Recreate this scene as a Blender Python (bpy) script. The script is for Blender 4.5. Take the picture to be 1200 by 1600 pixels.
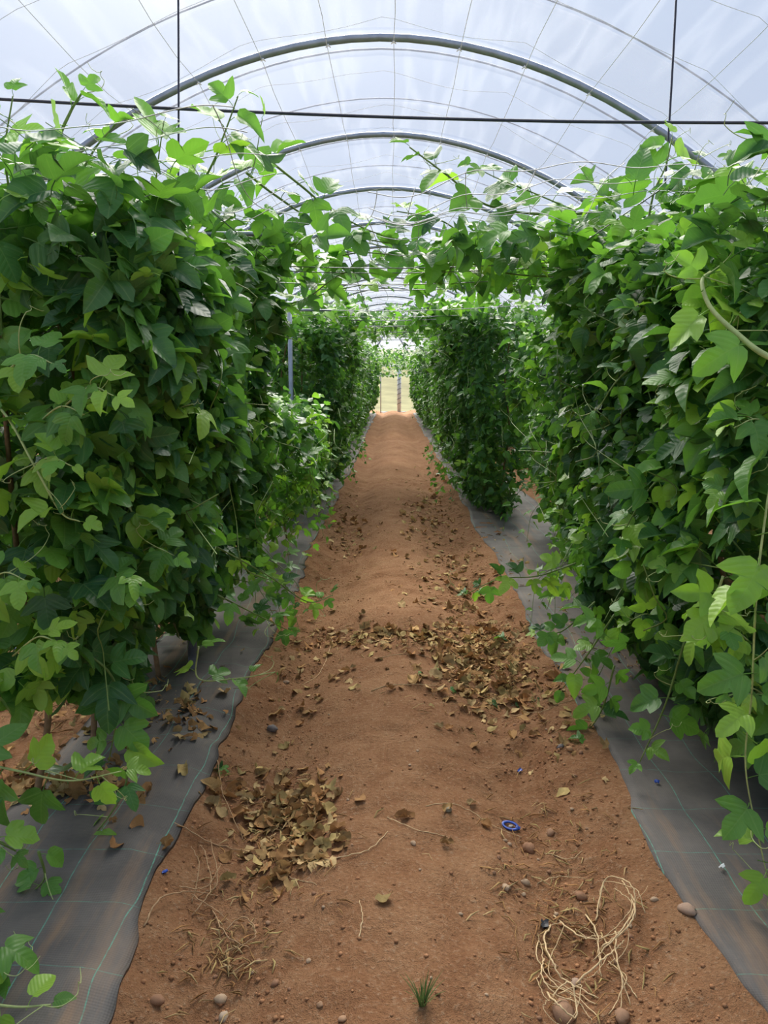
import bpy, math, random
import numpy as np
from mathutils import Vector, Matrix

for o in list(bpy.data.objects):
    bpy.data.objects.remove(o)
SC = bpy.context.scene
COL = SC.collection
rng = np.random.default_rng(11)
random.seed(11)

# ------------------------------------------------------------------ camera
F, H = 1180.0, 1.55
PITCH = math.atan((800 - 590) / F)
YAW = math.atan(14 / F * math.cos(PITCH))
cam_d = bpy.data.cameras.new('camera')
cam_d.sensor_fit = 'VERTICAL'
cam_d.sensor_height = 32.0
cam_d.lens = F / 1600 * 32.0
cam_d.clip_end = 500
cam = bpy.data.objects.new('camera', cam_d)
COL.objects.link(cam)
cam.location = (0, 0, H)
cam.rotation_euler = (math.pi / 2 - PITCH, 0, YAW)
SC.camera = cam


def ray(px, py):
    c0, c2 = (px - 600) / F, (800 - py) / F
    y = math.cos(PITCH) + c2 * math.sin(PITCH)
    z = -math.sin(PITCH) + c2 * math.cos(PITCH)
    return np.array([c0 * math.cos(YAW) - y * math.sin(YAW), c0 * math.sin(YAW) + y * math.cos(YAW), z])


def at(px, py, d):
    """world point on the vertical plane Y = d seen through a photo pixel"""
    r = ray(px, py)
    return r / r[1] * d + np.array([0, 0, H])


def project(P):
    P = np.asarray(P, float) - np.array([0, 0, H])
    x = P[:, 0] * math.cos(YAW) + P[:, 1] * math.sin(YAW)
    y = -P[:, 0] * math.sin(YAW) + P[:, 1] * math.cos(YAW)
    z = P[:, 2]
    dep = y * math.cos(PITCH) - z * math.sin(PITCH)
    up = y * math.sin(PITCH) + z * math.cos(PITCH)
    dd = np.where(dep > 0.05, dep, 1e9)
    return 600 + F * x / dd, 800 - F * up / dd, dep


# ------------------------------------------------------------------ light
SUN_AZ, SUN_EL = math.radians(-14), math.radians(45)
SUN_DIR = np.array([math.sin(SUN_AZ) * math.cos(SUN_EL), math.cos(SUN_AZ) * math.cos(SUN_EL), math.sin(SUN_EL)])
SUN_DIR = SUN_DIR / np.linalg.norm(SUN_DIR)
world = bpy.data.worlds.new('sky')
SC.world = world
world.use_nodes = True
wn, wl = world.node_tree.nodes, world.node_tree.links
wn.clear()
w_out = wn.new('ShaderNodeOutputWorld')
w_bg = wn.new('ShaderNodeBackground')
w_tc = wn.new('ShaderNodeTexCoord')
w_nrm = wn.new('ShaderNodeVectorMath'); w_nrm.operation = 'NORMALIZE'
wl.new(w_tc.outputs['Generated'], w_nrm.inputs[0])
w_sep = wn.new('ShaderNodeSeparateXYZ')
wl.new(w_nrm.outputs[0], w_sep.inputs[0])
w_ramp = wn.new('ShaderNodeValToRGB')
w_ramp.color_ramp.elements[0].position = 0.0
w_ramp.color_ramp.elements[0].color = (1.35, 1.37, 1.40, 1)
w_ramp.color_ramp.elements[1].position = 0.75
w_ramp.color_ramp.elements[1].color = (0.50, 0.68, 1.0, 1)
e = w_ramp.color_ramp.elements.new(0.22)
e.color = (0.62, 0.75, 1.02, 1)
wl.new(w_sep.outputs['Z'], w_ramp.inputs['Fac'])
w_dot = wn.new('ShaderNodeVectorMath'); w_dot.operation = 'DOT_PRODUCT'
w_dot.inputs[1].default_value = tuple(SUN_DIR)
wl.new(w_nrm.outputs[0], w_dot.inputs[0])
w_clamp = wn.new('ShaderNodeMath'); w_clamp.operation = 'MAXIMUM'; w_clamp.inputs[1].default_value = 0.0
wl.new(w_dot.outputs['Value'], w_clamp.inputs[0])
w_p1 = wn.new('ShaderNodeMath'); w_p1.operation = 'POWER'; w_p1.inputs[1].default_value = 34.0
w_p2 = wn.new('ShaderNodeMath'); w_p2.operation = 'POWER'; w_p2.inputs[1].default_value = 16.0
wl.new(w_clamp.outputs[0], w_p1.inputs[0]); wl.new(w_clamp.outputs[0], w_p2.inputs[0])
w_m1 = wn.new('ShaderNodeMath'); w_m1.operation = 'MULTIPLY'; w_m1.inputs[1].default_value = 3.0
w_m2 = wn.new('ShaderNodeMath'); w_m2.operation = 'MULTIPLY_ADD'; w_m2.inputs[1].default_value = 1.15
wl.new(w_p1.outputs[0], w_m1.inputs[0]); wl.new(w_p2.outputs[0], w_m2.inputs[0]); wl.new(w_m1.outputs[0], w_m2.inputs[2])
w_glow = wn.new('ShaderNodeMixRGB'); w_glow.blend_type = 'MULTIPLY'; w_glow.inputs['Fac'].default_value = 1
w_glow.inputs['Color1'].default_value = (1.0, 0.93, 0.84, 1)
wl.new(w_m2.outputs[0], w_glow.inputs['Color2'])
w_add = wn.new('ShaderNodeMixRGB'); w_add.blend_type = 'ADD'; w_add.inputs['Fac'].default_value = 1
wl.new(w_ramp.outputs['Color'], w_add.inputs['Color1']); wl.new(w_glow.outputs['Color'], w_add.inputs['Color2'])
wl.new(w_add.outputs['Color'], w_bg.inputs['Color'])
w_bg.inputs['Strength'].default_value = 0.55
wl.new(w_bg.outputs['Background'], w_out.inputs['Surface'])

sun_d = bpy.data.lights.new('sun', 'SUN')
sun_d.energy = 10.5
sun_d.angle = math.radians(55)
sun_d.color = (1.0, 0.93, 0.83)
sun = bpy.data.objects.new('sun', sun_d)
COL.objects.link(sun)
LAMP_AZ = math.radians(-3)                    # the film spreads the sun wide, centred along the tunnel
LAMP_DIR = Vector((math.sin(LAMP_AZ) * math.cos(SUN_EL), math.cos(LAMP_AZ) * math.cos(SUN_EL), math.sin(SUN_EL)))
sun.rotation_euler = Vector(LAMP_DIR).to_track_quat('Z', 'Y').to_euler()
sun.location = (-8, 16, 20)

SC.view_settings.view_transform = 'Standard'
SC.view_settings.look = 'None'
SC.view_settings.exposure = 0.35
SC.view_settings.gamma = 1.0
SC.view_settings.use_curve_mapping = False

# ------------------------------------------------------------------ helpers


def value_noise(P, seed=0):
    """lattice noise in 3 dimensions, -1..1, for an (n,3) array"""
    P = np.asarray(P, float)
    i = np.floor(P).astype(np.int64)
    f = P - i
    f = f * f * (3 - 2 * f)
    out = 0.0
    for dx in (0, 1):
        for dy in (0, 1):
            for dz in (0, 1):
                h = (i[:, 0] + dx) * 374761393 + (i[:, 1] + dy) * 668265263 + (i[:, 2] + dz) * 2147483647 + seed * 974711
                h = (h ^ (h >> 13)) * 1274126177
                h = (h ^ (h >> 16)) & 0xffff
                w = (f[:, 0] if dx else 1 - f[:, 0]) * (f[:, 1] if dy else 1 - f[:, 1]) * (f[:, 2] if dz else 1 - f[:, 2])
                out = out + w * (h / 32767.5 - 1)
    return out


def fbm(P, octaves=3, seed=0):
    P = np.asarray(P, float)
    s, a = 0.0, 1.0
    for k in range(octaves):
        s = s + a * value_noise(P * 2 ** k + 17.3 * k, seed + k)
        a *= 0.5
    return s


def noise1(x, y=0.0, z=0.0, seed=0):
    return float(value_noise(np.array([[x, y, z]]), seed)[0])


class Node:
    """short way to write node materials"""
    def __init__(self, name):
        self.m = bpy.data.materials.new(name)
        self.m.use_nodes = True
        self.t = self.m.node_tree
        self.n, self.l = self.t.nodes, self.t.links
        self.n.clear()
        self.out = self.n.new('ShaderNodeOutputMaterial')

    def add(self, kind, **kw):
        nd = self.n.new(kind)
        for k, v in kw.items():
            if k in nd.inputs:
                if hasattr(v, 'is_linked'):
                    self.l.new(v, nd.inputs[k])
                else:
                    nd.inputs[k].default_value = v
            else:
                setattr(nd, k, v)
        return nd

    def math(self, op, a, b=0.0, c=0.0):
        nd = self.n.new('ShaderNodeMath'); nd.operation = op
        for i, v in enumerate((a, b, c)):
            if hasattr(v, 'is_linked'):
                self.l.new(v, nd.inputs[i])
            else:
                nd.inputs[i].default_value = v
        return nd.outputs[0]

    def mix(self, fac, a, b, mode='MIX'):
        nd = self.n.new('ShaderNodeMixRGB'); nd.blend_type = mode
        for k, v in (('Fac', fac), ('Color1', a), ('Color2', b)):
            if hasattr(v, 'is_linked'):
                self.l.new(v, nd.inputs[k])
            else:
                nd.inputs[k].default_value = v if k == 'Fac' else (*v[:3], 1)
        return nd.outputs[0]

    def noise(self, scale, detail=4, rough=0.55, vec=None, dist=0.0):
        nd = self.add('ShaderNodeTexNoise', Scale=scale, Detail=detail, Roughness=rough, Distortion=dist)
        if vec is not None:
            self.l.new(vec, nd.inputs['Vector'])
        return nd.outputs['Fac']

    def ramp(self, fac, stops):
        nd = self.n.new('ShaderNodeValToRGB')
        cr = nd.color_ramp
        while len(cr.elements) < len(stops):
            cr.elements.new(0.5)
        for el, (p, c) in zip(cr.elements, stops):
            el.position = p
            el.color = (*c[:3], 1) if hasattr(c, '__len__') else (c, c, c, 1)
        self.l.new(fac, nd.inputs['Fac'])
        return nd.outputs['Color']

    def bump(self, height, strength=0.4, distance=0.01):
        return self.add('ShaderNodeBump', Height=height, Strength=strength, Distance=distance).outputs['Normal']

    def surface(self, color, rough=0.6, normal=None, spec=0.4, metal=0.0):
        p = self.n.new('ShaderNodeBsdfPrincipled')
        for k, v in (('Base Color', color), ('Roughness', rough), ('Specular IOR Level', spec), ('Metallic', metal)):
            if hasattr(v, 'is_linked'):
                self.l.new(v, p.inputs[k])
            else:
                p.inputs[k].default_value = (*v[:3], 1) if k == 'Base Color' else v
        if normal is not None:
            self.l.new(normal, p.inputs['Normal'])
        return p.outputs[0]

    def done(self, sh):
        self.l.new(sh, self.out.inputs['Surface'])
        return self.m

    def geo(self, what='Position'):
        return self.add('ShaderNodeNewGeometry').outputs[what]

    def obj(self):
        return self.add('ShaderNodeTexCoord').outputs['Object']


def mesh_from(name, V, faces, mat=None, smooth=True, uv=None, tint=None):
    """V (n,3); faces: (m,k) int array or list of such arrays"""
    V = np.asarray(V, np.float32)
    if not isinstance(faces, list):
        faces = [faces]
    faces = [np.asarray(f, np.int32) for f in faces if len(f)]
    me = bpy.data.meshes.new(name)
    me.vertices.add(len(V))
    me.vertices.foreach_set('co', V.ravel())
    loops = np.concatenate([f.ravel() for f in faces])
    sizes = np.concatenate([np.full(len(f), f.shape[1], np.int32) for f in faces])
    starts = np.concatenate([[0], np.cumsum(sizes)[:-1]]).astype(np.int32)
    me.loops.add(len(loops))
    me.loops.foreach_set('vertex_index', loops)
    me.polygons.add(len(sizes))
    me.polygons.foreach_set('loop_start', starts)
    if smooth:
        me.polygons.foreach_set('use_smooth', np.ones(len(sizes), bool))
    if uv is not None:
        ul = me.uv_layers.new(name='UVMap')
        ul.data.foreach_set('uv', np.asarray(uv, np.float32)[loops].ravel())
    if tint is not None:
        at_ = me.attributes.new('tint', 'FLOAT_COLOR', 'POINT')
        t4 = np.ones((len(V), 4), np.float32)
        t4[:, :3] = tint
        at_.data.foreach_set('color', t4.ravel())
    me.update(calc_edges=True)
    if mat is not None:
        me.materials.append(mat)
    return me


def link(name, data, parent=None, label=None, cat=None, group=None, kind=None, loc=None):
    o = bpy.data.objects.new(name, data)
    COL.objects.link(o)
    if parent is not None:
        o.parent = parent
    if loc is not None:
        o.location = loc
    for k, v in (('label', label), ('category', cat), ('group', group), ('kind', kind)):
        if v:
            o[k] = v
    return o


class MB:
    """collects tubes, boxes and strips of one part"""
    def __init__(self):
        self.V, self.Q, self.T, self.C = [], [], [], []
        self.n = 0

    def add(self, V, Q=None, T=None, c=None):
        V = np.asarray(V, float)
        if Q is not None and len(Q):
            self.Q.append(np.asarray(Q) + self.n)
        if T is not None and len(T):
            self.T.append(np.asarray(T) + self.n)
        self.V.append(V)
        if c is not None:
            self.C.append(np.tile(np.asarray(c, float), (len(V), 1)))
        self.n += len(V)

    def tube(self, pts, r, sides=6, cap=True, c=None):
        pts = np.asarray(pts, float)
        n = len(pts)
        rr = np.full(n, r, float) if np.isscalar(r) else np.asarray(r, float)
        tan = np.gradient(pts, axis=0)
        tan /= np.linalg.norm(tan, axis=1)[:, None] + 1e-12
        ref = np.array([0, 0, 1.0]) if abs(tan[0][2]) < 0.9 else np.array([1.0, 0, 0])
        u = np.cross(tan[0], ref); u /= np.linalg.norm(u)
        rings = []
        ang = np.arange(sides) * 2 * math.pi / sides
        for i in range(n):
            u = u - tan[i] * np.dot(u, tan[i])
            u /= np.linalg.norm(u) + 1e-12
            w = np.cross(tan[i], u)
            rings.append(pts[i] + rr[i] * (np.cos(ang)[:, None] * u + np.sin(ang)[:, None] * w))
        V = np.concatenate(rings)
        i, j = np.meshgrid(np.arange(n - 1), np.arange(sides), indexing='ij')
        i, j = i.ravel(), j.ravel()
        j2 = (j + 1) % sides
        Q = np.stack([i * sides + j, i * sides + j2, (i + 1) * sides + j2, (i + 1) * sides + j], 1)
        T = None
        if cap:
            V = np.concatenate([V, pts[:1], pts[-1:]])
            a = np.arange(sides); b = (a + 1) % sides
            T = np.concatenate([np.stack([b, a, np.full(sides, n * sides)], 1),
                                np.stack([(n - 1) * sides + a, (n - 1) * sides + b, np.full(sides, n * sides + 1)], 1)])
        self.add(V, Q, T, c)
        return self

    def box(self, lo, hi):
        lo, hi = np.asarray(lo, float), np.asarray(hi, float)
        V = np.array([[(lo, hi)[i][0], (lo, hi)[j][1], (lo, hi)[k][2]] for i in (0, 1) for j in (0, 1) for k in (0, 1)])
        Q = [[0, 1, 3, 2], [4, 6, 7, 5], [0, 4, 5, 1], [2, 3, 7, 6], [0, 2, 6, 4], [1, 5, 7, 3]]
        self.add(V, Q)
        return self

    def mesh(self, name, mat, smooth=True):
        fs = []
        if self.Q:
            fs.append(np.concatenate(self.Q))
        if self.T:
            fs.append(np.concatenate(self.T))
        return mesh_from(name, np.concatenate(self.V), fs, mat, smooth, tint=np.concatenate(self.C) if self.C else None)

    def build(self, name, mat, parent=None, smooth=True, **kw):
        return link(name, self.mesh(name, mat, smooth), parent, **kw)


def spline(pts, n=10):
    """Catmull-Rom through the points"""
    P = np.asarray(pts, float)
    if len(P) == 2:
        return P[0] + (P[1] - P[0]) * np.linspace(0, 1, n)[:, None]
    P = np.concatenate([[2 * P[0] - P[1]], P, [2 * P[-1] - P[-2]]])
    out = []
    for k in range(1, len(P) - 2):
        t = np.linspace(0, 1, n, endpoint=False)[:, None]
        a, b, c, d = P[k - 1:k + 3]
        out.append(0.5 * (2 * b + (c - a) * t + (2 * a - 5 * b + 4 * c - d) * t ** 2 + (3 * b - a - 3 * c + d) * t ** 3))
    out.append(P[-2:-1])
    return np.concatenate(out)


# ------------------------------------------------------------------ materials
def mat_soil():
    k = Node('soil')
    pos = k.geo()
    big = k.noise(1.3, 5, 0.6, pos)
    mid = k.noise(9, 6, 0.65, pos)
    fine = k.noise(70, 5, 0.7, pos)
    grit = k.noise(260, 2, 0.6, pos)
    c = k.ramp(big, [(0.30, (0.265, 0.120, 0.056)), (0.52, (0.340, 0.166, 0.081)), (0.75, (0.430, 0.235, 0.122))])
    c = k.mix(k.math('MULTIPLY', k.ramp(mid, [(0.42, 0.0), (0.66, 1.0)]), 0.55), c, (0.45, 0.255, 0.135))
    c = k.mix(k.math('MULTIPLY', k.ramp(fine, [(0.54, 0.0), (0.68, 1.0)]), 0.55), c, (0.53, 0.37, 0.24))
    c = k.mix(k.math('MULTIPLY', k.ramp(fine, [(0.34, 1.0), (0.47, 0.0)]), 0.55), c, (0.20, 0.10, 0.055))
    h = k.math('ADD', k.math('MULTIPLY', mid, 0.5), k.math('ADD', k.math('MULTIPLY', fine, 0.5), k.math('MULTIPLY', grit, 0.2)))
    return k.done(k.surface(c, 0.95, k.bump(h, 1.0, 0.035), 0.15))


def mat_weed_mat():
    k = Node('woven_weed_mat')
    pos = k.geo()
    sep = k.add('ShaderNodeSeparateXYZ', Vector=pos)
    x, y = sep.outputs['X'], sep.outputs['Y']
    wob = k.math('MULTIPLY', k.math('SUBTRACT', k.noise(1.1, 2, 0.5, pos), 0.5), 0.16)
    xx = k.math('ADD', x, wob)

    def lines(v, period, half):
        f = k.math('ABSOLUTE', k.math('SUBTRACT', k.math('FRACT', k.math('DIVIDE', v, period)), 0.5))
        return k.math('LESS_THAN', f, half / period)
    grid = k.math('MAXIMUM', lines(k.math('ADD', xx, 0.055), 0.20, 0.0016), k.math('MULTIPLY', lines(k.math('ADD', y, wob), 0.26, 0.0013), 0.7))
    dash = k.noise(60, 1, 0.5, pos)
    grid = k.math('MULTIPLY', grid, k.ramp(dash, [(0.3, 0.35), (0.6, 1.0)]))
    stretch = k.add('ShaderNodeMapping', Vector=pos, Scale=(9.0, 0.9, 1.0)).outputs[0]
    dust = k.noise(1.0, 5, 0.6, stretch)
    cloud = k.noise(2.2, 5, 0.6, pos)
    c = k.mix(k.ramp(cloud, [(0.35, 0.0), (0.7, 1.0)]), (0.080, 0.074, 0.073), (0.185, 0.166, 0.152))
    c = k.mix(k.math('MULTIPLY', k.ramp(dust, [(0.52, 0.0), (0.68, 1.0)]), 0.5), c, (0.33, 0.20, 0.115))
    speck = k.noise(120, 3, 0.7, pos)
    c = k.mix(k.math('MULTIPLY', k.ramp(speck, [(0.62, 0.0), (0.75, 1.0)]), 0.35), c, (0.34, 0.25, 0.18))
    c = k.mix(k.math('MULTIPLY', grid, 0.55), c, (0.12, 0.50, 0.36))
    wx = k.math('SINE', k.math('MULTIPLY', x, 900.0))
    wy = k.math('SINE', k.math('MULTIPLY', y, 900.0))
    n = k.bump(k.math('ADD', k.math('MULTIPLY', k.math('ADD', wx, wy), 0.2), cloud), 0.25, 0.004)
    return k.done(k.surface(c, 0.72, n, 0.22))


def mat_leaf(name, from_object):
    k = Node(name)
    if from_object:
        tint = k.add('ShaderNodeObjectInfo').outputs['Color']
    else:
        tint = k.add('ShaderNodeAttribute', attribute_name='tint').outputs['Color']
    uv = k.add('ShaderNodeUVMap').outputs[0]
    sep = k.add('ShaderNodeSeparateXYZ', Vector=uv)
    u, v = sep.outputs['X'], sep.outputs['Y']
    au = k.math('ABSOLUTE', u)
    # midrib, the two lobe ribs and slanting side veins
    mid = k.math('LESS_THAN', au, 0.014)
    lobe = k.math('LESS_THAN', k.math('ABSOLUTE', k.math('SUBTRACT', k.math('MULTIPLY', au, 0.62), v)), 0.013)
    side = k.math('FRACT', k.math('MULTIPLY', k.math('SUBTRACT', v, k.math('MULTIPLY', au, 0.75)), 7.0))
    side = k.math('ABSOLUTE', k.math('SUBTRACT', side, 0.5))
    sidev = k.math('MULTIPLY', k.math('LESS_THAN', side, 0.06), 0.5)
    vein = k.math('MINIMUM', k.math('ADD', k.math('ADD', mid, lobe), sidev), 1.0)
    pos = k.geo()
    mott = k.noise(40, 3, 0.6, pos)
    base = k.mix(k.math('MULTIPLY', k.ramp(mott, [(0.3, 0.0), (0.7, 1.0)]), 0.30), tint, k.mix(1.0, tint, (0.62, 0.70, 0.60), 'MULTIPLY'))
    light = k.mix(0.5, tint, (0.30, 0.45, 0.14))
    base = k.mix(k.math('MULTIPLY', vein, 0.58), base, light)
    back = k.geo('Backfacing')
    base = k.mix(k.math('MULTIPLY', back, 0.35), base, k.mix(0.4, tint, (0.30, 0.38, 0.22)))
    nrm = k.bump(k.math('SUBTRACT', k.math('MULTIPLY', side, 0.8), vein), 0.32, 0.005)
    p = k.surface(base, 0.38, nrm, 0.40)
    tr = k.add('ShaderNodeBsdfTranslucent', Color=k.mix(1.0, k.mix(0.22, tint, (0.30, 0.52, 0.04)), (1.15, 1.35, 0.7), 'MULTIPLY')).outputs[0]
    mx = k.add('ShaderNodeMixShader', Fac=0.36)
    k.l.new(p, mx.inputs[1]); k.l.new(tr, mx.inputs[2])
    return k.done(mx.outputs[0])


def mat_plain(name, col, rough=0.6, spec=0.4, metal=0.0, var=0.25, scale=30.0, bump=0.15, translucent=0.0):
    k = Node(name)
    n = k.noise(scale, 4, 0.6, k.obj())
    dark = tuple(c * (1 - var) for c in col)
    lite = tuple(min(1, c * (1 + var)) for c in col)
    c = k.ramp(n, [(0.3, dark), (0.7, lite)])
    p = k.surface(c, rough, k.bump(n, bump, 0.005), spec, metal)
    if translucent:
        tr = k.add('ShaderNodeBsdfTranslucent', Color=c).outputs[0]
        mx = k.add('ShaderNodeMixShader', Fac=translucent)
        k.l.new(p, mx.inputs[1]); k.l.new(tr, mx.inputs[2])
        p = mx.outputs[0]
    return k.done(p)


def mat_tinted(name, rough=0.8, translucent=0.15, scale=35.0):
    """dry leaves, stones, stalks: the colour belongs to the object"""
    k = Node(name)
    tint = k.add('ShaderNodeObjectInfo').outputs['Color']
    n = k.noise(scale, 4, 0.65, k.obj())
    c = k.mix(k.ramp(n, [(0.3, 0.0), (0.7, 1.0)]), k.mix(1.0, tint, (0.68, 0.62, 0.58), 'MULTIPLY'), tint)
    p = k.surface(c, rough, k.bump(n, 0.3, 0.004), 0.2)
    if translucent:
        tr = k.add('ShaderNodeBsdfTranslucent', Color=c).outputs[0]
        mx = k.add('ShaderNodeMixShader', Fac=translucent)
        k.l.new(p, mx.inputs[1]); k.l.new(tr, mx.inputs[2])
        p = mx.outputs[0]
    return k.done(p)


def mat_tint_attr(name, rough=0.85, translucent=0.0):
    k = Node(name)
    tint = k.add('ShaderNodeAttribute', attribute_name='tint').outputs['Color']
    n = k.noise(50, 3, 0.6, k.geo())
    c = k.mix(k.ramp(n, [(0.3, 0.0), (0.7, 1.0)]), k.mix(1.0, tint, (0.7, 0.66, 0.62), 'MULTIPLY'), tint)
    p = k.surface(c, rough, k.bump(n, 0.2, 0.004), 0.2)
    if translucent:
        tr = k.add('ShaderNodeBsdfTranslucent', Color=c).outputs[0]
        mx = k.add('ShaderNodeMixShader', Fac=translucent)
        k.l.new(p, mx.inputs[1]); k.l.new(tr, mx.inputs[2])
        p = mx.outputs[0]
    return k.done(p)


def mat_film(name, clear, through=(0.97, 0.975, 0.985, 1)):
    k = Node(name)
    pos = k.geo()
    st = k.add('ShaderNodeMapping', Vector=pos, Scale=(5.0, 0.55, 5.0)).outputs[0]
    crease = k.ramp(k.noise(1.1, 2, 0.4, st, 0.1), [(0.50, 0.0), (0.60, 1.0), (0.70, 0.0)])
    dust = k.noise(0.8, 4, 0.6, pos)
    fac = k.math('ADD', k.math('MULTIPLY', crease, 0.10), k.math('MULTIPLY', dust, 0.10))
    fac = k.math('ADD', fac, 1.0 - clear - 0.05)
    t = k.add('ShaderNodeBsdfTransparent', Color=through).outputs[0]
    d1 = k.add('ShaderNodeBsdfTranslucent', Color=(0.62, 0.66, 0.74, 1)).outputs[0]
    d2 = k.add('ShaderNodeBsdfDiffuse', Color=(0.80, 0.82, 0.86, 1)).outputs[0]
    a = k.add('ShaderNodeMixShader', Fac=0.35)
    k.l.new(d1, a.inputs[1]); k.l.new(d2, a.inputs[2])
    b = k.add('ShaderNodeMixShader', Fac=fac)
    k.l.new(t, b.inputs[1]); k.l.new(a.outputs[0], b.inputs[2])
    return k.done(b.outputs[0])


M = {}
M['soil'] = mat_soil()
M['mat'] = mat_weed_mat()
M['leaf'] = mat_leaf('vine_leaf', True)
M['foliage'] = mat_leaf('vine_foliage', False)
M['stem'] = mat_plain('green_stem', (0.16, 0.24, 0.06), 0.55)
M['pale_stem'] = mat_plain('pale_young_stem', (0.42, 0.50, 0.20), 0.5)
M['woody'] = mat_plain('woody_stem', (0.24, 0.16, 0.09), 0.85)
M['steel'] = mat_plain('galvanised_steel', (0.27, 0.31, 0.38), 0.42, 0.5, 0.6, 0.15, 12)
M['thin_pipe'] = mat_plain('dull_blue_strap', (0.09, 0.12, 0.22), 0.5, 0.4, 0.2, 0.15, 12)
M['cable'] = mat_plain('dark_cable', (0.030, 0.035, 0.060), 0.5)
M['wire'] = mat_plain('trellis_wire', (0.22, 0.24, 0.25), 0.45, 0.5, 0.6)
M['string'] = mat_plain('white_string', (0.72, 0.74, 0.76), 0.7)
M['film'] = mat_film('clear_tunnel_film', 0.80)
M['film2'] = mat_film('overlap_film', 0.84, (0.80, 0.82, 0.85, 1))
M['dry'] = mat_tinted('dry_leaf_skin', 0.85, 0.18)
M['litter'] = mat_tint_attr('crumbled_litter', 0.9, 0.1)
M['stone'] = mat_tinted('field_stone', 0.8, 0.0, 25)
M['clod'] = mat_tint_attr('soil_clods', 0.95)
M['straw'] = mat_plain('dry_straw', (0.66, 0.49, 0.28), 0.8, 0.2, 0, 0.3, 60)
M['root'] = mat_plain('dry_root', (0.42, 0.27, 0.15), 0.85, 0.2, 0, 0.3, 60)
M['blue'] = mat_plain('blue_plastic', (0.030, 0.085, 0.42), 0.4, 0.5, 0, 0.2, 40)
M['white_plastic'] = mat_plain('white_plastic', (0.80, 0.82, 0.84), 0.5, 0.4, 0, 0.08, 20)
M['black_plastic'] = mat_plain('black_plastic', (0.02, 0.022, 0.03), 0.5, 0.4, 0, 0.1, 20)
M['white_post'] = mat_plain('white_painted_pipe', (0.62, 0.70, 0.76), 0.5, 0.4, 0, 0.1, 20)
M['grass'] = mat_plain('grass_blade', (0.13, 0.20, 0.06), 0.6, 0.3, 0, 0.3, 60, 0.1, 0.2)
M['field'] = mat_plain('dry_meadow', (0.19, 0.185, 0.095), 0.95, 0.1, 0, 0.25, 0.6, 0.3)


# ------------------------------------------------------------------ ground
def ground_h(x, y):
    x = np.asarray(x, float); y = np.asarray(y, float)
    sh = x.shape
    xf, yf = x.ravel(), y.ravel()
    P2 = np.stack([xf, yf, np.zeros_like(xf)], 1)
    wob = 0.05 * value_noise(P2 * np.array([0.0, 0.7, 1.0]), 3)
    xc = xf - 0.02 - wob
    hump = 0.060 * np.exp(-(xc / 0.27) ** 2)
    trough = -0.055 * np.exp(-((xc + 0.47) / 0.16) ** 2) - 0.050 * np.exp(-((xc - 0.50) / 0.17) ** 2)
    bank = 0.045 / (1 + np.exp(-(np.abs(xc) - 0.70) / 0.05)) - 0.015 / (1 + np.exp(-(np.abs(xc) - 1.8) / 0.10))
    ripple = 0.045 * np.exp(-(xc / 0.5) ** 2) * np.exp(-((yf - 4.55) / 0.34) ** 2)
    far = np.clip((yf - 6) / 5, 0, 1) * 0.05 * (np.sin(yf * 1.55) + 0.6 * np.sin(yf * 0.83 + 1)) * np.exp(-(xc / 0.55) ** 2)
    rough = 0.014 * fbm(P2 * 2.4, 3, 8) + 0.013 * fbm(P2 * 9, 3, 12)
    onmat = 1 / (1 + np.exp(-(np.abs(xc) - 0.80) / 0.03))
    rough = rough * (1 - 0.55 * onmat * (np.abs(xc) < 1.8))
    side = 1 + 0.7 * np.exp(-((np.abs(xc) - 0.6) / 0.15) ** 2)
    damp = np.clip(1.25 - yf / 40, 0.2, 1)
    return (hump + trough + bank + ripple + far + rough * side * damp).reshape(sh)


def gh(x, y):
    return float(ground_h(np.array([x]), np.array([y]))[0])


def ground_pts(px, py):
    c0, c2 = (np.asarray(px) - 600) / F, (800 - np.asarray(py)) / F
    y = math.cos(PITCH) + c2 * math.sin(PITCH)
    z = -math.sin(PITCH) + c2 * math.cos(PITCH)
    D = np.stack([c0 * math.cos(YAW) - y * math.sin(YAW), c0 * math.sin(YAW) + y * math.cos(YAW), z], 1)
    g = np.zeros(len(D))
    for _ in range(4):
        P = D * ((g - H) / D[:, 2])[:, None] + np.array([0, 0, H])
        g = 0.4 * g + 0.6 * ground_h(P[:, 0], P[:, 1])
    P[:, 2] = ground_h(P[:, 0], P[:, 1])
    return P


def ground_pt(px, py, lift=0.0):
    r = ray(px, py)
    z = 0.0
    for _ in range(4):
        p = r * ((z - H) / r[2]) + np.array([0, 0, H])
        z = 0.5 * z + 0.5 * gh(p[0], p[1])
    p[2] = gh(p[0], p[1]) + lift
    return p


xs = np.unique(np.concatenate([np.linspace(-60, -6, 10), np.linspace(-6, -2.2, 20), np.linspace(-2.2, -1.0, 26),
                               np.linspace(-1.0, 1.1, 120), np.linspace(1.1, 2.2, 24), np.linspace(2.2, 6, 20), np.linspace(6, 60, 10)]))
ys = np.unique(np.concatenate([np.linspace(-8, 1.0, 16), np.linspace(1.0, 3.2, 170), np.linspace(3.2, 6, 130), np.linspace(6, 12, 120), np.linspace(12, 36, 140)]))
GX, GY = np.meshgrid(xs, ys)
GZ = ground_h(GX, GY)
GZ = np.where(np.abs(GX) > 6, 0.0, GZ)
nx, ny = len(xs), len(ys)
ii, jj = np.meshgrid(np.arange(ny - 1), np.arange(nx - 1), indexing='ij')
a0 = (ii * nx + jj).ravel()
gq = np.stack([a0, a0 + 1, a0 + nx + 1, a0 + nx], 1)
ground = link('floor', mesh_from('floor', np.stack([GX.ravel(), GY.ravel(), GZ.ravel()], 1), gq, M['soil']), kind='structure',
              label='bare reddish brown soil path humped between two troughs')

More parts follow.
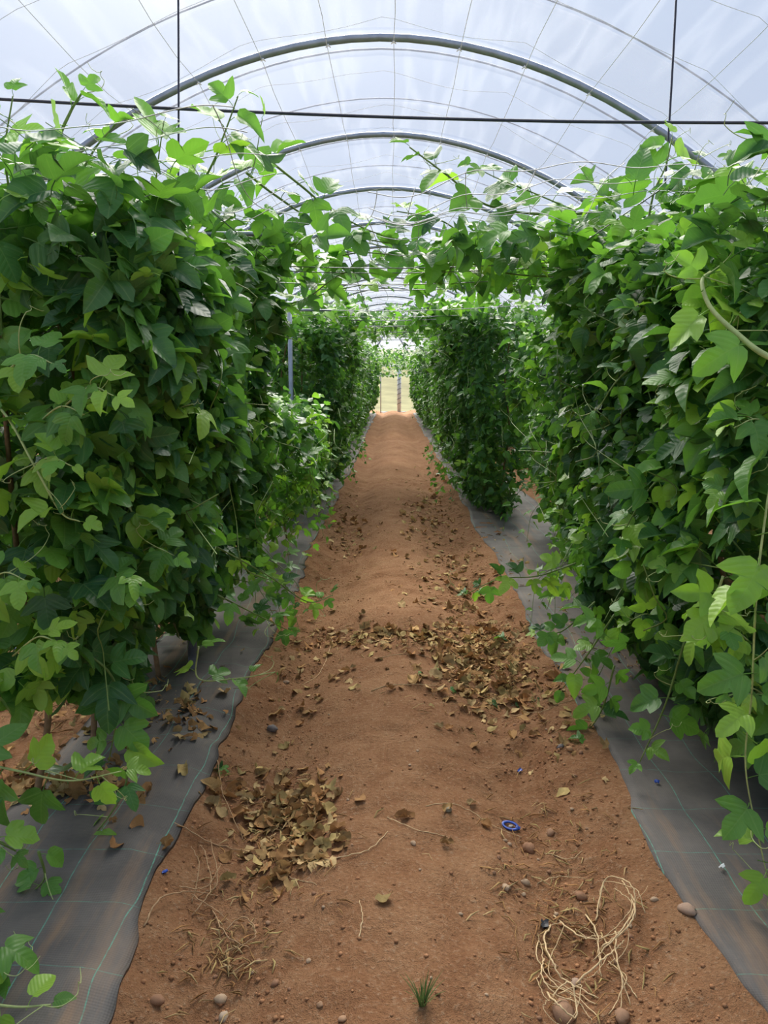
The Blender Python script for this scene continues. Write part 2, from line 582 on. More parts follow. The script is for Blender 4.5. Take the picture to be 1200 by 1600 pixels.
# open meadow outside the far end
fx = np.linspace(-60, 60, 25)
fy = np.array([35.9, 40, 48, 58, 75, 100])
fz = np.array([-0.02, 0.0, 0.9, 2.6, 4.2, 5.0])
FX, FY = np.meshgrid(fx, fy)
FZ = np.repeat(fz[:, None], len(fx), 1) + 0.25 * value_noise(np.stack([FX.ravel() * .2, FY.ravel() * .2, FX.ravel() * 0], 1), 4).reshape(FX.shape) * (FY > 42)
ii, jj = np.meshgrid(np.arange(len(fy) - 1), np.arange(len(fx) - 1), indexing='ij')
a0 = (ii * len(fx) + jj).ravel()
link('field', mesh_from('field', np.stack([FX.ravel(), FY.ravel(), FZ.ravel()], 1), np.stack([a0, a0 + 1, a0 + len(fx) + 1, a0 + len(fx)], 1), M['field']),
     kind='structure', label='pale dry meadow bank beyond the open tunnel end')


# weed mats: woven sheet with thickness, laid over the soil
def weed_mat(xin, xout, label, seed):
    n_y = 330
    yv = np.concatenate([np.linspace(0.6, 6, 210), np.linspace(6.1, 33, n_y - 210)])
    tv = np.linspace(0, 1, 26)
    P0 = np.stack([np.full_like(yv, seed * 3.1), yv * 1.4, yv * 0], 1)
    edge_in = xin + 0.035 * fbm(P0 * 1.0, 3, seed) * 1.2 + 0.010 * value_noise(P0 * 9, seed + 5)
    edge_out = xout + 0.05 * fbm(P0 * 0.8 + 7, 3, seed + 2)
    X = edge_in[:, None] * (1 - tv) + edge_out[:, None] * tv
    Y = np.repeat(yv[:, None], len(tv), 1)
    Z = ground_h(X, Y) * 0.92 + 0.010
    wr = value_noise(np.stack([X.ravel() * 7, Y.ravel() * 0.7, X.ravel() * 0 + seed], 1), seed + 9).reshape(X.shape)
    Z += 0.012 * wr * np.clip(tv * 6, 0, 1)
    Z = np.maximum(Z, ground_h(X, Y) + 0.006)
    n1, n2 = X.shape
    top = np.stack([X.ravel(), Y.ravel(), Z.ravel()], 1)
    bot = top - np.array([0, 0, 0.012])
    i, j = np.meshgrid(np.arange(n1 - 1), np.arange(n2 - 1), indexing='ij')
    a = (i * n2 + j).ravel()
    q = np.stack([a, a + 1, a + n2 + 1, a + n2], 1)
    if xout < xin:
        q = q[:, ::-1]
    N = n1 * n2
    r = np.arange(n1 - 1) * n2
    rim = np.stack([r, r + n2, r + n2 + N, r + N], 1)
    r2 = r + n2 - 1
    rim2 = np.stack([r2, r2 + N, r2 + n2 + N, r2 + n2], 1)
    return link('weed_mat', mesh_from('weed_mat', np.concatenate([top, bot]), np.concatenate([q, rim, rim2]), M['mat']),
                label=label, cat='ground cover', group='woven weed mats under the vine rows')


weed_mat(-0.715, -1.36, 'black woven weed mat with green grid threads, strewn with dry brown leaves', 1)
weed_mat(0.865, 1.75, 'black woven weed mat dusted with orange soil streaks and a blue scrap', 2)

# ------------------------------------------------------------------ the tunnel
APEX, X0, HA, HB, HALF = 3.95, -0.10, 0.065, 0.146, 4.1
HOOP_Y = [5.92 + 2.19 * k for k in range(-3, 14)]
END_Y = HOOP_Y[-1]


def arch_z(x, lift=0.0):
    d = np.abs(np.asarray(x, float) - X0)
    d = np.sqrt(d * d + 0.03) - 0.173
    return APEX + lift - HA * d - HB * d * d


def arch_pts(y, lift=0.0, n=41, half=HALF):
    x = X0 + np.linspace(-half, half, n)
    return np.stack([x, np.full(n, y), arch_z(x, lift)], 1)


NTH = 'first second third fourth fifth sixth seventh eighth ninth tenth eleventh twelfth thirteenth fourteenth'.split()
for k, y in enumerate(HOOP_Y):
    p = arch_pts(y)
    foot_l, foot_r = p[0].copy(), p[-1].copy()
    foot_l[2] = foot_r[2] = -0.05
    root = link('tunnel_hoop', None, label=('galvanised steel tunnel hoop, %s beyond the dark cross cable' % NTH[k - 3]) if k >= 3 else 'galvanised steel tunnel hoop on the open side of the dark cross cable', cat='hoop', group='steel hoops of the tunnel', loc=(X0, y, 0))
    off = np.array([X0, y, 0])
    MB().tube(p - off, 0.027, 10).build('arch_pipe', M['steel'], root)
    for f, t in ((foot_l, p[0]), (foot_r, p[-1])):
        MB().tube(np.array([f, t]) - off, 0.030, 8).build('leg', M['steel'], root)

film = link('ceiling', None, kind='structure', label='clear plastic film stretched over the steel hoops', loc=(X0, 0, 0))


def film_sheet(y0, y1, lift, mat, name, n=61, m=8, sag=0.03):
    x = np.linspace(-HALF, HALF, n)
    yy = np.linspace(y0, y1, m)
    X, Y = np.meshgrid(x, yy)
    Z = arch_z(X + X0, lift)
    tt = (Y - y0) / (y1 - y0)
    Z = Z - sag * np.sin(math.pi * tt) + 0.010 * np.sin(X * 21 + Y * 1.3) * np.sin(math.pi * tt)
    i, j = np.meshgrid(np.arange(m - 1), np.arange(n - 1), indexing='ij')
    a = (i * n + j).ravel()
    return link(name, mesh_from(name, np.stack([X.ravel(), Y.ravel(), Z.ravel()], 1), np.stack([a, a + 1, a + n + 1, a + n], 1), mat), film)


for k in range(len(HOOP_Y) - 1):
    film_sheet(HOOP_Y[k], HOOP_Y[k + 1], 0.045, M['film'], 'film_bay')
    film_sheet(HOOP_Y[k + 1] - 0.72, HOOP_Y[k + 1] + 0.01, 0.070, M['film2'], 'film_overlap', m=5, sag=0.0)
film_sheet(HOOP_Y[0] - 2.19, HOOP_Y[0], 0.045, M['film'], 'film_bay')

# straps over the film, two in each bay
for k, y in enumerate(HOOP_Y[1:]):
    for dy, r in ((-1.78, 0.008), (-0.74, 0.006)):
        if y + dy < 2.5:
            continue
        MB().tube(arch_pts(y + dy, 0.085, 41), r, 5).build('film_strap', M['thin_pipe'], label='thin dark strap over the film, %s before the %s hoop beyond the cross cable' % ('just' if dy > -1 else 'well', NTH[max(0, k - 2)]),
                                                          cat='strap', group='straps over the tunnel film')

kb = MB().tube([[-0.018, 0, -0.012], [0, -0.01, 0.0], [0.018, 0, -0.012]], [0.003, 0.009, 0.003], 5)
KNOT = kb.mesh('knot', M['string'])
# support strings along the tunnel, tied under every hoop, and the slack cross strings
for k in range(-6, 7):
    x = X0 + 0.10 + k * 0.47
    z = float(arch_z(x)) - 0.032
    pts = []
    for i in range(len(HOOP_Y) - 1):
        a, b = HOOP_Y[i], HOOP_Y[i + 1]
        for t in (0, 0.25, 0.5, 0.75):
            pts.append((x + 0.01 * math.sin(i * 2.1 + t * 5 + k), a + (b - a) * t, z - 0.05 * math.sin(math.pi * t)))
    pts = np.array(pts)
    s = MB().tube(pts, 0.0022, 4)
    st = s.build('support_string', M['string'], label='white string running along the tunnel under the hoops', cat='string', group='strings tied under the hoops')
    for y in HOOP_Y[2:9]:
        link('knot', KNOT, st, loc=(x, y - 0.004, z))
for i in range(1, 10):
    for t in (0.18, 0.5, 0.80):
        y = HOOP_Y[i] + t * 2.19
        x = np.linspace(-2.85, 2.85, 73)
        ph = i * 1.7 + t * 9
        sag = 0.09 * np.abs(np.sin((x - 0.0) / 0.47 * math.pi / 2 + 0.2))
        z = arch_z(x) - 0.045 - 0.04 * math.sin(math.pi * t) - sag * (0.35 + 0.5 * np.abs(np.sin(x * 1.3 + ph)))
        MB().tube(np.stack([x, y + 0.05 * np.sin(x * 2 + ph), z], 1), 0.0014, 3, False).build(
            'cross_string', M['string'], label='slack thin white string crossing below the tunnel film', cat='string', group='slack strings across the tunnel')

# the dark cross cable and the two ropes that hang from a strap
YC = HOOP_Y[3] - 1.78
pc = [at(-60, 152, YC), at(0, 155, YC), at(300, 171, YC), at(612, 183, YC), at(900, 190, YC), at(1200, 192, YC), at(1260, 192, YC)]
MB().tube(spline(pc, 6), 0.008, 6).build('cross_cable', M['cable'], label='dark blue cable stretched straight across the tunnel above the vines', cat='cable')
for (px0, py0, px1, py1), lab in (((283, -40, 277, 470), 'dark rope hanging down into the vine over the leaf-strewn mat'),
                                  ((1058, -40, 1030, 420), 'dark rope hanging down into the vine over the orange-streaked mat')):
    a, b = at(px0, py0, YC + 0.02), at(px1, py1, YC + 0.02)
    a = np.array([a[0], YC + 0.02, float(arch_z(a[0])) + 0.08])
    MB().tube(spline([a, (a + b) / 2 + [0.006, 0, 0], b], 6), 0.0055, 6).build('hanging_rope', M['cable'], label=lab, cat='rope', group='ropes hanging from the straps')

# far gable: top braces, white post, lintel and a thin post
END_Y += 0.09
wall = link('wall_far', None, kind='structure', label='open framed end of the tunnel', loc=(0, END_Y, 0))
wo = np.array([0, END_Y, 0])
top = np.array([X0, END_Y, APEX - 0.05])
for s in (-1, 1):
    MB().tube(np.array([top, [X0 + s * 1.15, END_Y, 2.05]]) - wo, 0.035, 6).build('brace', M['steel'], wall)
MB().tube(np.array([[-3.3, END_Y, 2.05], [3.1, END_Y, 2.05]]) - wo, 0.035, 6).build('lintel', M['white_post'], wall)
for x in (-0.55, -2.6, 2.6):
    MB().tube(np.array([[x, END_Y, -0.05], [x, END_Y, 2.05]]) - wo, 0.022, 6).build('post', M['steel'], wall)
gx = np.linspace(-HALF, HALF, 41) + X0
gt = np.stack([gx, np.full(41, END_Y + 0.02), np.maximum(arch_z(gx, 0.03), 2.06)], 1) - wo
gb = np.stack([gx, np.full(41, END_Y + 0.02), np.full(41, 2.05)], 1) - wo
aa = np.arange(40)
link('gable_film', mesh_from('gable_film', np.concatenate([gt, gb]), np.stack([aa, aa + 1, aa + 42, aa + 41], 1), M['film']), wall)
ep = np.array([0.28, END_Y - 0.15, 0])
post = link('end_post', None, label='white post wound with dark twine at the far end of the path', cat='post', loc=tuple(ep))
MB().tube([[0, 0, -0.05], [0, 0, 2.0]], 0.085, 12).build('pipe', M['white_post'], post)
tw = np.linspace(0, 1, 120)
MB().tube(np.stack([0.093 * np.cos(tw * 44), 0.093 * np.sin(tw * 44), 0.25 + tw * 1.5], 1), 0.009, 4).build('twine', M['cable'], post)

# ------------------------------------------------------------------ trellis
ROW_A, ROW_B = -1.12, 1.38
ZW = 2.20
POST_A = [3.73, 7.8, 11.9, 16.0, 20.1, 24.2, 28.3]
POST_B = [4.8, 9.7, 14.0, 18.2, 22.4, 26.6, 30.8]


def trellis_post(x, y, h, label, group):
    g = gh(x, y)
    root = link('trellis_post', None, label=label, cat='post', group=group, loc=(x, y, g))
    MB().tube([[0, 0, -0.15], [0, 0, h]], 0.024, 10).build('pipe', M['steel'], root)
    MB().tube([[-0.42, 0, h - 0.05], [0.42, 0, h - 0.05]], 0.011, 8).build('crossbar', M['steel'], root)
    MB().tube([[0, 0, h], [0, 0, h + 0.012]], 0.030, 10).build('cap', M['steel'], root)


for k, y in enumerate(POST_A):
    trellis_post(-1.04 if k < 2 else ROW_A, y, ZW + 0.02,
                 ('galvanised trellis post foot showing on the leaf-strewn mat' if k == 0 else
                  'bare galvanised trellis post standing at the gap in the row' if k == 1 else
                  'galvanised trellis post inside the vines over the leaf-strewn mat'), 'trellis posts of the leaf-strewn row')
for k, y in enumerate(POST_B):
    trellis_post(ROW_B + 0.02, y, ZW + 0.02,
                 ('galvanised trellis post almost hidden by vines over the orange-streaked mat'), 'trellis posts of the orange-streaked row')
for x, y in ((-2.95, 8.5), (-2.95, 13.0), (-2.95, 17.5), (-2.95, 22.0)):
    trellis_post(x, y, 1.95, 'galvanised post of the outer row beyond the leaf-strewn mat', 'posts of the outer row')

for x, z in [(ROW_A - 0.42, ZW), (ROW_A, ZW), (ROW_A + 0.42, ZW), (ROW_B - 0.42, ZW), (ROW_B, ZW), (ROW_B + 0.42, ZW), (-0.25, ZW + 0.01), (0.35, ZW + 0.01)]:
    yy = np.linspace(4.3 if abs(x) < 0.5 else 2.9, END_Y - 0.3, 60)
    MB().tube(np.stack([np.full(60, x), yy, z + 0.02 * np.sin(yy * 0.8 + x * 5)], 1), 0.0032, 4, False).build(
        'trellis_wire', M['wire'], label='steel trellis wire running the length of the vine rows', cat='wire', group='wires along the rows')
for k, y in enumerate(np.concatenate([np.arange(4.6, 6.1, 0.3), np.arange(7.3, 14, 0.42)])):
    x = np.linspace(-2.4, 2.4, 30)
    z = ZW + 0.03 + 0.02 * math.sin(k * 2.3) - 0.05 * np.cos((x + 0.1) / 1.3 * math.pi / 2) * (np.abs(x + .1) < 1.3)
    MB().tube(np.stack([x, y + 0.03 * np.sin(x + k), z], 1), 0.0030, 4, False).build(
        'cross_wire', M['wire'], label='steel wire crossing overhead from vine row to vine row', cat='wire', group='wires across the path')

# ------------------------------------------------------------------ leaves
TRI_HALF = [(0.07, -0.07), (0.23, -0.09), (0.42, 0.01), (0.58, 0.17), (0.71, 0.42), (0.52, 0.45), (0.36, 0.40), (0.235, 0.40),
            (0.285, 0.56), (0.275, 0.74), (0.17, 0.92), (0.0, 1.06)]
TRI_SHORT = [(0.08, -0.06), (0.26, -0.07), (0.43, 0.06), (0.53, 0.24), (0.56, 0.44), (0.43, 0.47), (0.31, 0.47), (0.33, 0.60), (0.28, 0.77), (0.14, 0.92), (0.0, 1.0)]
OVATE = [(0.10, -0.06), (0.26, -0.02), (0.38, 0.14), (0.43, 0.32), (0.40, 0.52), (0.30, 0.72), (0.15, 0.88), (0.0, 1.0)]
TRI_LOW = [(0.20, -0.08), (0.52, 0.12), (0.66, 0.42), (0.25, 0.42), (0.27, 0.72), (0.0, 1.05)]
OV_LOW = [(0.24, -0.03), (0.42, 0.28), (0.30, 0.70), (0.0, 1.0)]
FAR_LOW = [(0.50, 0.10), (0.36, 0.55), (0.0, 1.0)]


def leaf_template(half, rings, fold, droop, wave, twist, seed, petiole=True):
    r = np.random.default_rng(seed)
    h = np.array(half)
    out = np.concatenate([[[0, 0]], h, (h[:-1] * [-1, 1])[::-1]])
    out[:, :] *= 1 + r.normal(0, 0.03, out.shape)
    cen = np.array([0.0, 0.30])
    n = len(out)
    V2 = [out]
    for s in rings:
        V2.append(cen + (out - cen) * s)
    V2.append(cen[None])
    V2 = np.concatenate(V2)
    Q, T = [], []
    i = np.arange(n); j = (i + 1) % n
    for k in range(len(rings)):
        Q.append(np.stack([k * n + i, k * n + j, (k + 1) * n + j, (k + 1) * n + i], 1))
    b = len(rings) * n
    T.append(np.stack([b + i, b + j, np.full(n, b + n)], 1))
    x, y = V2[:, 0], V2[:, 1]
    rad = np.hypot(x, y - 0.3)
    ang = np.arctan2(x, y - 0.1)
    z = fold * np.abs(x) - droop * np.maximum(y, 0) ** 2 - droop * 0.9 * x * x + wave * np.sin(ang * 5 + seed) * rad ** 2 + twist * x * y
    # dished lobes: ribs low, blades between them high
    z = z + 0.05 * np.abs(np.sin(ang * 2.9)) * np.minimum(rad * 2, 1)
    V = np.stack([x, y, z], 1)
    uv = V2.copy()
    if petiole:
        m = MB()
        L = 0.30 + 0.2 * r.random()
        m.tube([[0, -L, -0.22], [0, -L * 0.5, -0.07], [0, 0.0, 0.0]], 0.016, 3, False)
        pv = np.concatenate(m.V)
        Q.append(np.concatenate(m.Q) + len(V))
        V = np.concatenate([V, pv])
        uv = np.concatenate([uv, np.zeros((len(pv), 2))])
    Qs = np.concatenate(Q) if Q else np.zeros((0, 4), int)
    Ts = np.concatenate(T)
    Qt = np.concatenate([Qs[:, [0, 1, 2]], Qs[:, [0, 2, 3]]]) if len(Qs) else np.zeros((0, 3), int)
    return V, np.concatenate([Qt, Ts]).astype(int), uv


HERO = []
for s in range(14):
    kind = TRI_HALF if s < 7 else (TRI_SHORT if s < 11 else OVATE)
    HERO.append(leaf_template(kind, (0.62,), (0.12, 0.42, 0.22, 0.62)[s % 4], (0.10, 0.45, 0.20, 0.70, 0.32)[(s * 3) % 5], 0.10 + 0.05 * (s % 3), 0.2 * math.sin(s * 2.3), s))
MID = [leaf_template(TRI_LOW if s < 5 else OV_LOW, (), 0.15 + 0.08 * (s % 3), 0.12 + 0.08 * (s % 4), 0.12, 0.2 * math.sin(s * 1.7), s + 40, s % 2 == 0) for s in range(7)]
FAR = [leaf_template(FAR_LOW, (), 0.18 + 0.1 * (s % 2), 0.15 + 0.1 * s, 0.05, 0.15 * math.sin(s * 1.7), s + 80, False) for s in range(3)]
HERO_ME = [mesh_from('leaf', V, T, M['leaf'], True, uv) for V, T, uv in HERO]


def pack(templates, tid, pos, R, size, tint, name, mat):
    Vs, Ts, UVs, Cs = [], [], [], []
    n = 0
    for t, (V, T, uv) in enumerate(templates):
        m = np.where(tid == t)[0]
        if not len(m):
            continue
        W = np.einsum('nij,vj->nvi', R[m] * size[m][:, None, None], V) + pos[m][:, None, :]
        k = len(V)
        Vs.append(W.reshape(-1, 3))
        Ts.append((T[None] + (np.arange(len(m)) * k)[:, None, None] + n).reshape(-1, 3))
        UVs.append(np.tile(uv, (len(m), 1)))
        Cs.append(np.repeat(tint[m], k, 0))
        n += len(m) * k
    return mesh_from(name, np.concatenate(Vs), np.concatenate(Ts), mat, True, np.concatenate(UVs), np.concatenate(Cs))


def frames(normal, tip):
    nrm = normal / (np.linalg.norm(normal, axis=1)[:, None] + 1e-9)
    t = tip - nrm * np.sum(tip * nrm, 1)[:, None]
    t /= np.linalg.norm(t, axis=1)[:, None] + 1e-9
    s = np.cross(t, nrm)
    return np.stack([s, t, nrm], 2)


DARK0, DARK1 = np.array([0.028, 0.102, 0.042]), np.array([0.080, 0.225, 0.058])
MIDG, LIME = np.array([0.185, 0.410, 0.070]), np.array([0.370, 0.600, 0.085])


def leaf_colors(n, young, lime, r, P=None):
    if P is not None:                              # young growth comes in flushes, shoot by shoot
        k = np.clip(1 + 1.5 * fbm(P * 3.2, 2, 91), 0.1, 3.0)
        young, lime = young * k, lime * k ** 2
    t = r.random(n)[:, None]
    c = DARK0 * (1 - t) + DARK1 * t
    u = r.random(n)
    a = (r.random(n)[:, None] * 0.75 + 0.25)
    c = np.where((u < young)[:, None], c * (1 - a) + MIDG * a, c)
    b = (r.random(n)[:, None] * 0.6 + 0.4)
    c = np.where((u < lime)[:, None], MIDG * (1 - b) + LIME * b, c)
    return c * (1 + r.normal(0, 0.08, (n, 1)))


def sample_row(v, r):
    """leaf positions, outward directions and age for one vine of a row"""
    s = v['s']                                    # +1: path lies towards +x
    n = int(v['n'])
    y = r.uniform(v['y0'], v['y1'], n)
    zt = v['top'] + 0.13 * fbm(np.stack([y * 1.1, y * 0 + v['x'], y * 0], 1), 2, 5)
    zb = v['bot'] + 0.24 * fbm(np.stack([y * 1.6, y * 0 + v['x'], y * 0 + 3], 1), 2, 6)
    w = r.random(n)
    fi, ft, fo = v.get('faces', (0.50, 0.20, 0.12))
    h = r.random(n)
    z = zb + (zt - zb) * h
    prof = np.interp(h, [0, 0.12, 0.35, 0.65, 0.85, 1.0], v.get('prof', [0.08, 0.20, 0.37, 0.40, 0.40, 0.34]))
    lump = 0.19 * fbm(np.stack([y * 2.1, z * 2.1, y * 0 + v['x']], 1), 2, 21)
    thick = prof + lump
    depth = r.exponential(0.08, n)
    lat = np.zeros(n); out = np.zeros((n, 3))
    inner = w < fi
    topm = (w >= fi) & (w < fi + ft)
    outer = (w >= fi + ft) & (w < fi + ft + fo)
    vol = w >= fi + ft + fo
    lat[inner] = s * (thick - depth)[inner]; out[inner] = [s, 0, 0.15]
    lat[outer] = -s * (thick - depth)[outer]; out[outer] = [-s, 0, 0.15]
    lat[vol] = (r.uniform(-1, 1, n) * thick * 0.9)[vol]; out[vol] = np.stack([np.sign(lat[vol]) * 0.6, -0.5 + 0 * lat[vol], 0.2 + 0 * lat[vol]], 1)
    tw = np.interp(1.0, [0, 1], [0, 0.62])
    lat[topm] = (r.uniform(-1, 1, n) * v.get('topw', 0.55))[topm]
    z[topm] = (zt - depth * 1.2 + 0.10 * r.normal(0, 1, n))[topm]; out[topm] = [0, 0, 1.0]
    # holes: patches where no leaf grows, more of them near the hem
    tail = r.random(n) < 0.05
    z[tail] -= r.exponential(0.12, n)[tail]
    hole = fbm(np.stack([y * 2.6, z * 2.6, lat * 2.0 + v['x']], 1), 2, 33)
    keep = hole > (-0.46 + 0.75 * np.clip(0.25 - h, 0, 1) * v.get('hem', 1.4))
    keep &= z > 0.10
    P = np.stack([v['x'] + lat, y, z], 1)[keep]
    out = out[keep]
    m = len(P)
    nd = out * 0.55 + np.array([0, -0.10, 0.62]) + r.normal(0, 0.55, (m, 3))
    tip = out * 0.55 + np.array([0, -0.05, -0.45]) + r.normal(0, 0.75, (m, 3))
    return P, frames(nd, tip), depth[keep], h[keep]


VINES = {}


def make_vine(key, label, group, **v):
    r = np.random.default_rng(v['seed'])
    P, R, dep, h = sample_row(v, r)
    m = len(P)
    size = r.uniform(v['size'][0], v['size'][1], m)
    tint = leaf_colors(m, v.get('young', 0.25), v.get('lime', 0.05), r, P)
    small = tint[:, 0] > 0.16
    size[small] *= 0.8
    base = np.array([v['x'], 0.5 * (v['y0'] + v['y1']), 0.0])
    base[2] = gh(base[0], base[1])
    root = link('passion_fruit_vine', None, label=label, cat='vine', group=group, loc=tuple(base))
    VINES[key] = (root, base)
    lvl = v['lvl']
    tm = (HERO, MID, FAR)[lvl]
    tid = r.integers(0, len(tm), m)
    single = np.zeros(m, bool)
    if lvl == 0:
        px, py, dd = project(P)
        inside = (px > -10) & (px < 1210) & (py > -10) & (py < 1610) & (dd > 0.3)
        bins = {}
        for i in np.where(inside)[0]:
            b = (int(px[i] // 13), int(py[i] // 13))
            if b not in bins or dd[i] < dd[bins[b]]:
                bins[b] = i
        cand = np.array(sorted(bins.values(), key=lambda i: -size[i] / dd[i]))
        if len(cand) > v['single'] * 2:
            cand = cand[:int(v['single'] * 2)]
        pick = r.permutation(cand)[:v['single']]
        single[pick] = True
        for i in pick:
            o = bpy.data.objects.new('leaf', HERO_ME[tid[i]])
            COL.objects.link(o)
            o.parent = root
            mt = Matrix(((R[i] * size[i]).tolist())).to_4x4()
            mt.translation = Vector(P[i] - base)
            o.matrix_basis = mt
            o.color = (*np.clip(tint[i], 0, 1), 1)
    k = ~single
    link('foliage', pack(tm, tid[k], P[k] - base, R[k], size[k], tint[k], 'foliage', M['foliage']), root, kind='stuff')
    # woody stems from the ground to the wires, and hanging shoots
    L = v['y1'] - v['y0']
    ns = max(2, int(L * (1.3 if lvl < 2 else 0.6)))
    for i in range(ns):
        y = v['y0'] + (i + 0.5) * L / ns + r.normal(0, 0.08)
        x = v['x'] + r.normal(0, 0.06)
        g = gh(x, y)
        pts = [(x, y, g - 0.05)] + [(x + r.normal(0, 0.05), y + r.normal(0, 0.06), g + (v['top'] - 0.15) * t) for t in (0.2, 0.45, 0.7, 1.0)]
        MB().tube(spline(pts, 5) - base, np.linspace(0.014, 0.007, 21), 5).build('stem', M['woody'], root)
    if lvl < 2:
        mb = MB()
        nh = int(L * v.get('hang', 14))
        for i in range(nh):
            y = r.uniform(v['y0'], v['y1'])
            off = v['s'] * r.uniform(0.20, 0.60) if r.random() < 0.75 else r.uniform(-0.5, 0.5)
            z1 = r.uniform(0.9, v['top'])
            z0 = max(0.12, z1 - r.uniform(0.15, 0.5))
            pts = [(v['x'] + off + r.normal(0, 0.05), y + r.normal(0, 0.1) + 0.25 * t * r.normal(), z1 + (z0 - z1) * t) for t in (0, 0.33, 0.66, 1)]
            mb.tube(spline(pts, 4) - base, 0.0024, 4, False)
        mb.build('hanging_shoots', M['stem'], root, kind='stuff')
    return root


A_, B_ = 'vines over the leaf-strewn mat', 'vines over the orange-streaked mat'
NEAR = (0.070, 0.135)
# (key, label, y0, y1, top, bottom, leaves, level, extra)
make_vine('A1', 'dense dark vine with lime shoots over the leaf-strewn mat, first of its row', A_, s=1, x=-1.20, y0=2.15, y1=3.3, top=2.04, bot=0.42, n=3000,
          lvl=0, size=NEAR, seed=1, single=290, lime=0.10, young=0.4)
make_vine('A2', 'dense dark vine over the leaf-strewn mat, ending at the gap in its row', A_, s=1, x=-1.20, y0=3.3, y1=4.75, top=2.20, bot=0.24, n=3900,
          lvl=0, size=NEAR, seed=2, single=300, lime=0.06, young=0.32)
make_vine('A3', 'thin low light green vine in the gap before the bare post', A_, s=1, x=-1.08, y0=4.9, y1=7.5, top=1.32, bot=0.20, n=3000,
          lvl=0, size=(0.055, 0.105), seed=3, single=280, lime=0.24, young=0.85)
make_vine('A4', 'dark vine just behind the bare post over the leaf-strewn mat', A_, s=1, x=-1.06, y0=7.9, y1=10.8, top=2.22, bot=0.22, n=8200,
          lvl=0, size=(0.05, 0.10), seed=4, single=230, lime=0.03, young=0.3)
make_vine('B1', 'dense glossy vine with long hanging shoots over the orange-streaked mat, first of its row', B_, s=-1, x=1.45, y0=2.15, y1=3.2, top=1.98, bot=0.24, n=3000,
          lvl=0, size=NEAR, seed=5, single=290, lime=0.11, young=0.42)
make_vine('B2', 'dense glossy vine over the orange-streaked mat, second of its row', B_, s=-1, x=1.45, y0=3.2, y1=4.7, top=2.16, bot=0.22, n=3900,
          lvl=0, size=NEAR, seed=6, single=300, lime=0.07, young=0.4)
make_vine('B3', 'light green looser vine over the orange-streaked mat, third of its row', B_, s=-1, x=1.62, y0=4.7, y1=7.3, top=1.95, bot=0.20, n=4300,
          lvl=0, size=(0.055, 0.11), seed=7, single=280, lime=0.22, young=0.8)
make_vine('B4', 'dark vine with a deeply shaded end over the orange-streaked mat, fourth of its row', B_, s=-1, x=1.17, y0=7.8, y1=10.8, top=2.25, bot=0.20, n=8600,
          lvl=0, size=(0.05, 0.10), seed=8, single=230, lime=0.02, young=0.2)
make_vine('A0', 'dense unseen vine added behind the camera to shade the foreground, continuing the row over the leaf-strewn mat', A_, s=1, x=-1.25, y0=-3.0, y1=1.15, top=1.75, bot=0.4, n=2800,  # row carried on behind the camera, out of view, added to shade the foreground
          lvl=1, size=(0.08, 0.14), seed=61, lime=0.05, young=0.3, hang=3)
make_vine('B0', 'dense unseen vine added behind the camera to shade the foreground, continuing the row over the orange-streaked mat', B_, s=-1, x=1.50, y0=-3.0, y1=1.15, top=1.75, bot=0.4, n=2800,  # unseen continuation of the other row, added for the shade it casts
          lvl=1, size=(0.08, 0.14), seed=62, lime=0.05, young=0.3, hang=3)
ORD = ['fifth', 'sixth', 'seventh', 'eighth']
for k, (y0, y1) in enumerate(((10.8, 14.5), (14.5, 19.5), (19.5, 26), (26, 33))):
    L = y1 - y0
    lv = 1 if k < 2 else 2
    n = int(L * (2600 if k == 0 else 2300 if k == 1 else 1800))
    sz = (0.055, 0.095) if k < 2 else (0.065, 0.11)
    make_vine('A%d' % (5 + k), 'mid green vine over the leaf-strewn mat, %s of its row towards the white end post' % ORD[k], A_, s=1, x=-1.10, y0=y0, y1=y1,
              top=2.2, bot=0.18, n=n, lvl=lv, size=sz, seed=20 + k, lime=0.04, young=0.45)
    make_vine('B%d' % (5 + k), 'mid green vine over the orange-streaked mat, %s of its row towards the white end post' % ORD[k], B_, s=-1, x=1.22, y0=y0, y1=y1,
              top=2.2, bot=0.18, n=n, lvl=lv, size=sz, seed=30 + k, lime=0.04, young=0.45)
# outer rows seen through the gaps
for k, (x, y0, y1, top) in enumerate(((-2.95, 2.5, 8, 1.5), (-2.95, 8, 16, 1.6), (-2.95, 16, 28, 1.65), (2.75, 2.5, 8, 1.5), (2.75, 8, 16, 1.55), (2.75, 16, 28, 1.6))):
    nm = 'leaf-strewn' if x < 0 else 'orange-streaked'
    make_vine('O%d' % k, 'light green vine of the outer row beyond the %s mat, %s from the open end' % (nm, ('first', 'second', 'third')[k % 3]),
              'outer row vines beyond the %s mat' % nm, s=1 if x < 0 else -1, x=x, y0=y0, y1=y1, top=top, bot=0.2, n=int((y1 - y0) * 650),
              lvl=1 if k % 3 == 0 else 2, size=(0.10, 0.17), seed=50 + k, lime=0.15, young=0.7, hang=4)


# ------------------------------------------------------------------ shoots drawn one by one
def tendril(p, d, r, turns=1.5):
    n = 26
    t = np.linspace(0, 1, n)
    d = np.asarray(d, float) / np.linalg.norm(d)
    u = np.cross(d, [0.2, 0.3, 1.0]); u /= np.linalg.norm(u)
    w = np.cross(d, u)
    L = r.uniform(0.10, 0.24)
    curl = np.clip((t - 0.6) / 0.4, 0, 1)
    rad = 0.016 * curl
    a = curl * turns * 2 * math.pi
    return p + np.outer(t * L * (1 - 0.3 * curl), d) + np.outer(rad * np.cos(a) + 0.05 * np.sin(t * 3), u) + np.outer(rad * np.sin(a) - 0.05 * t ** 2, w)


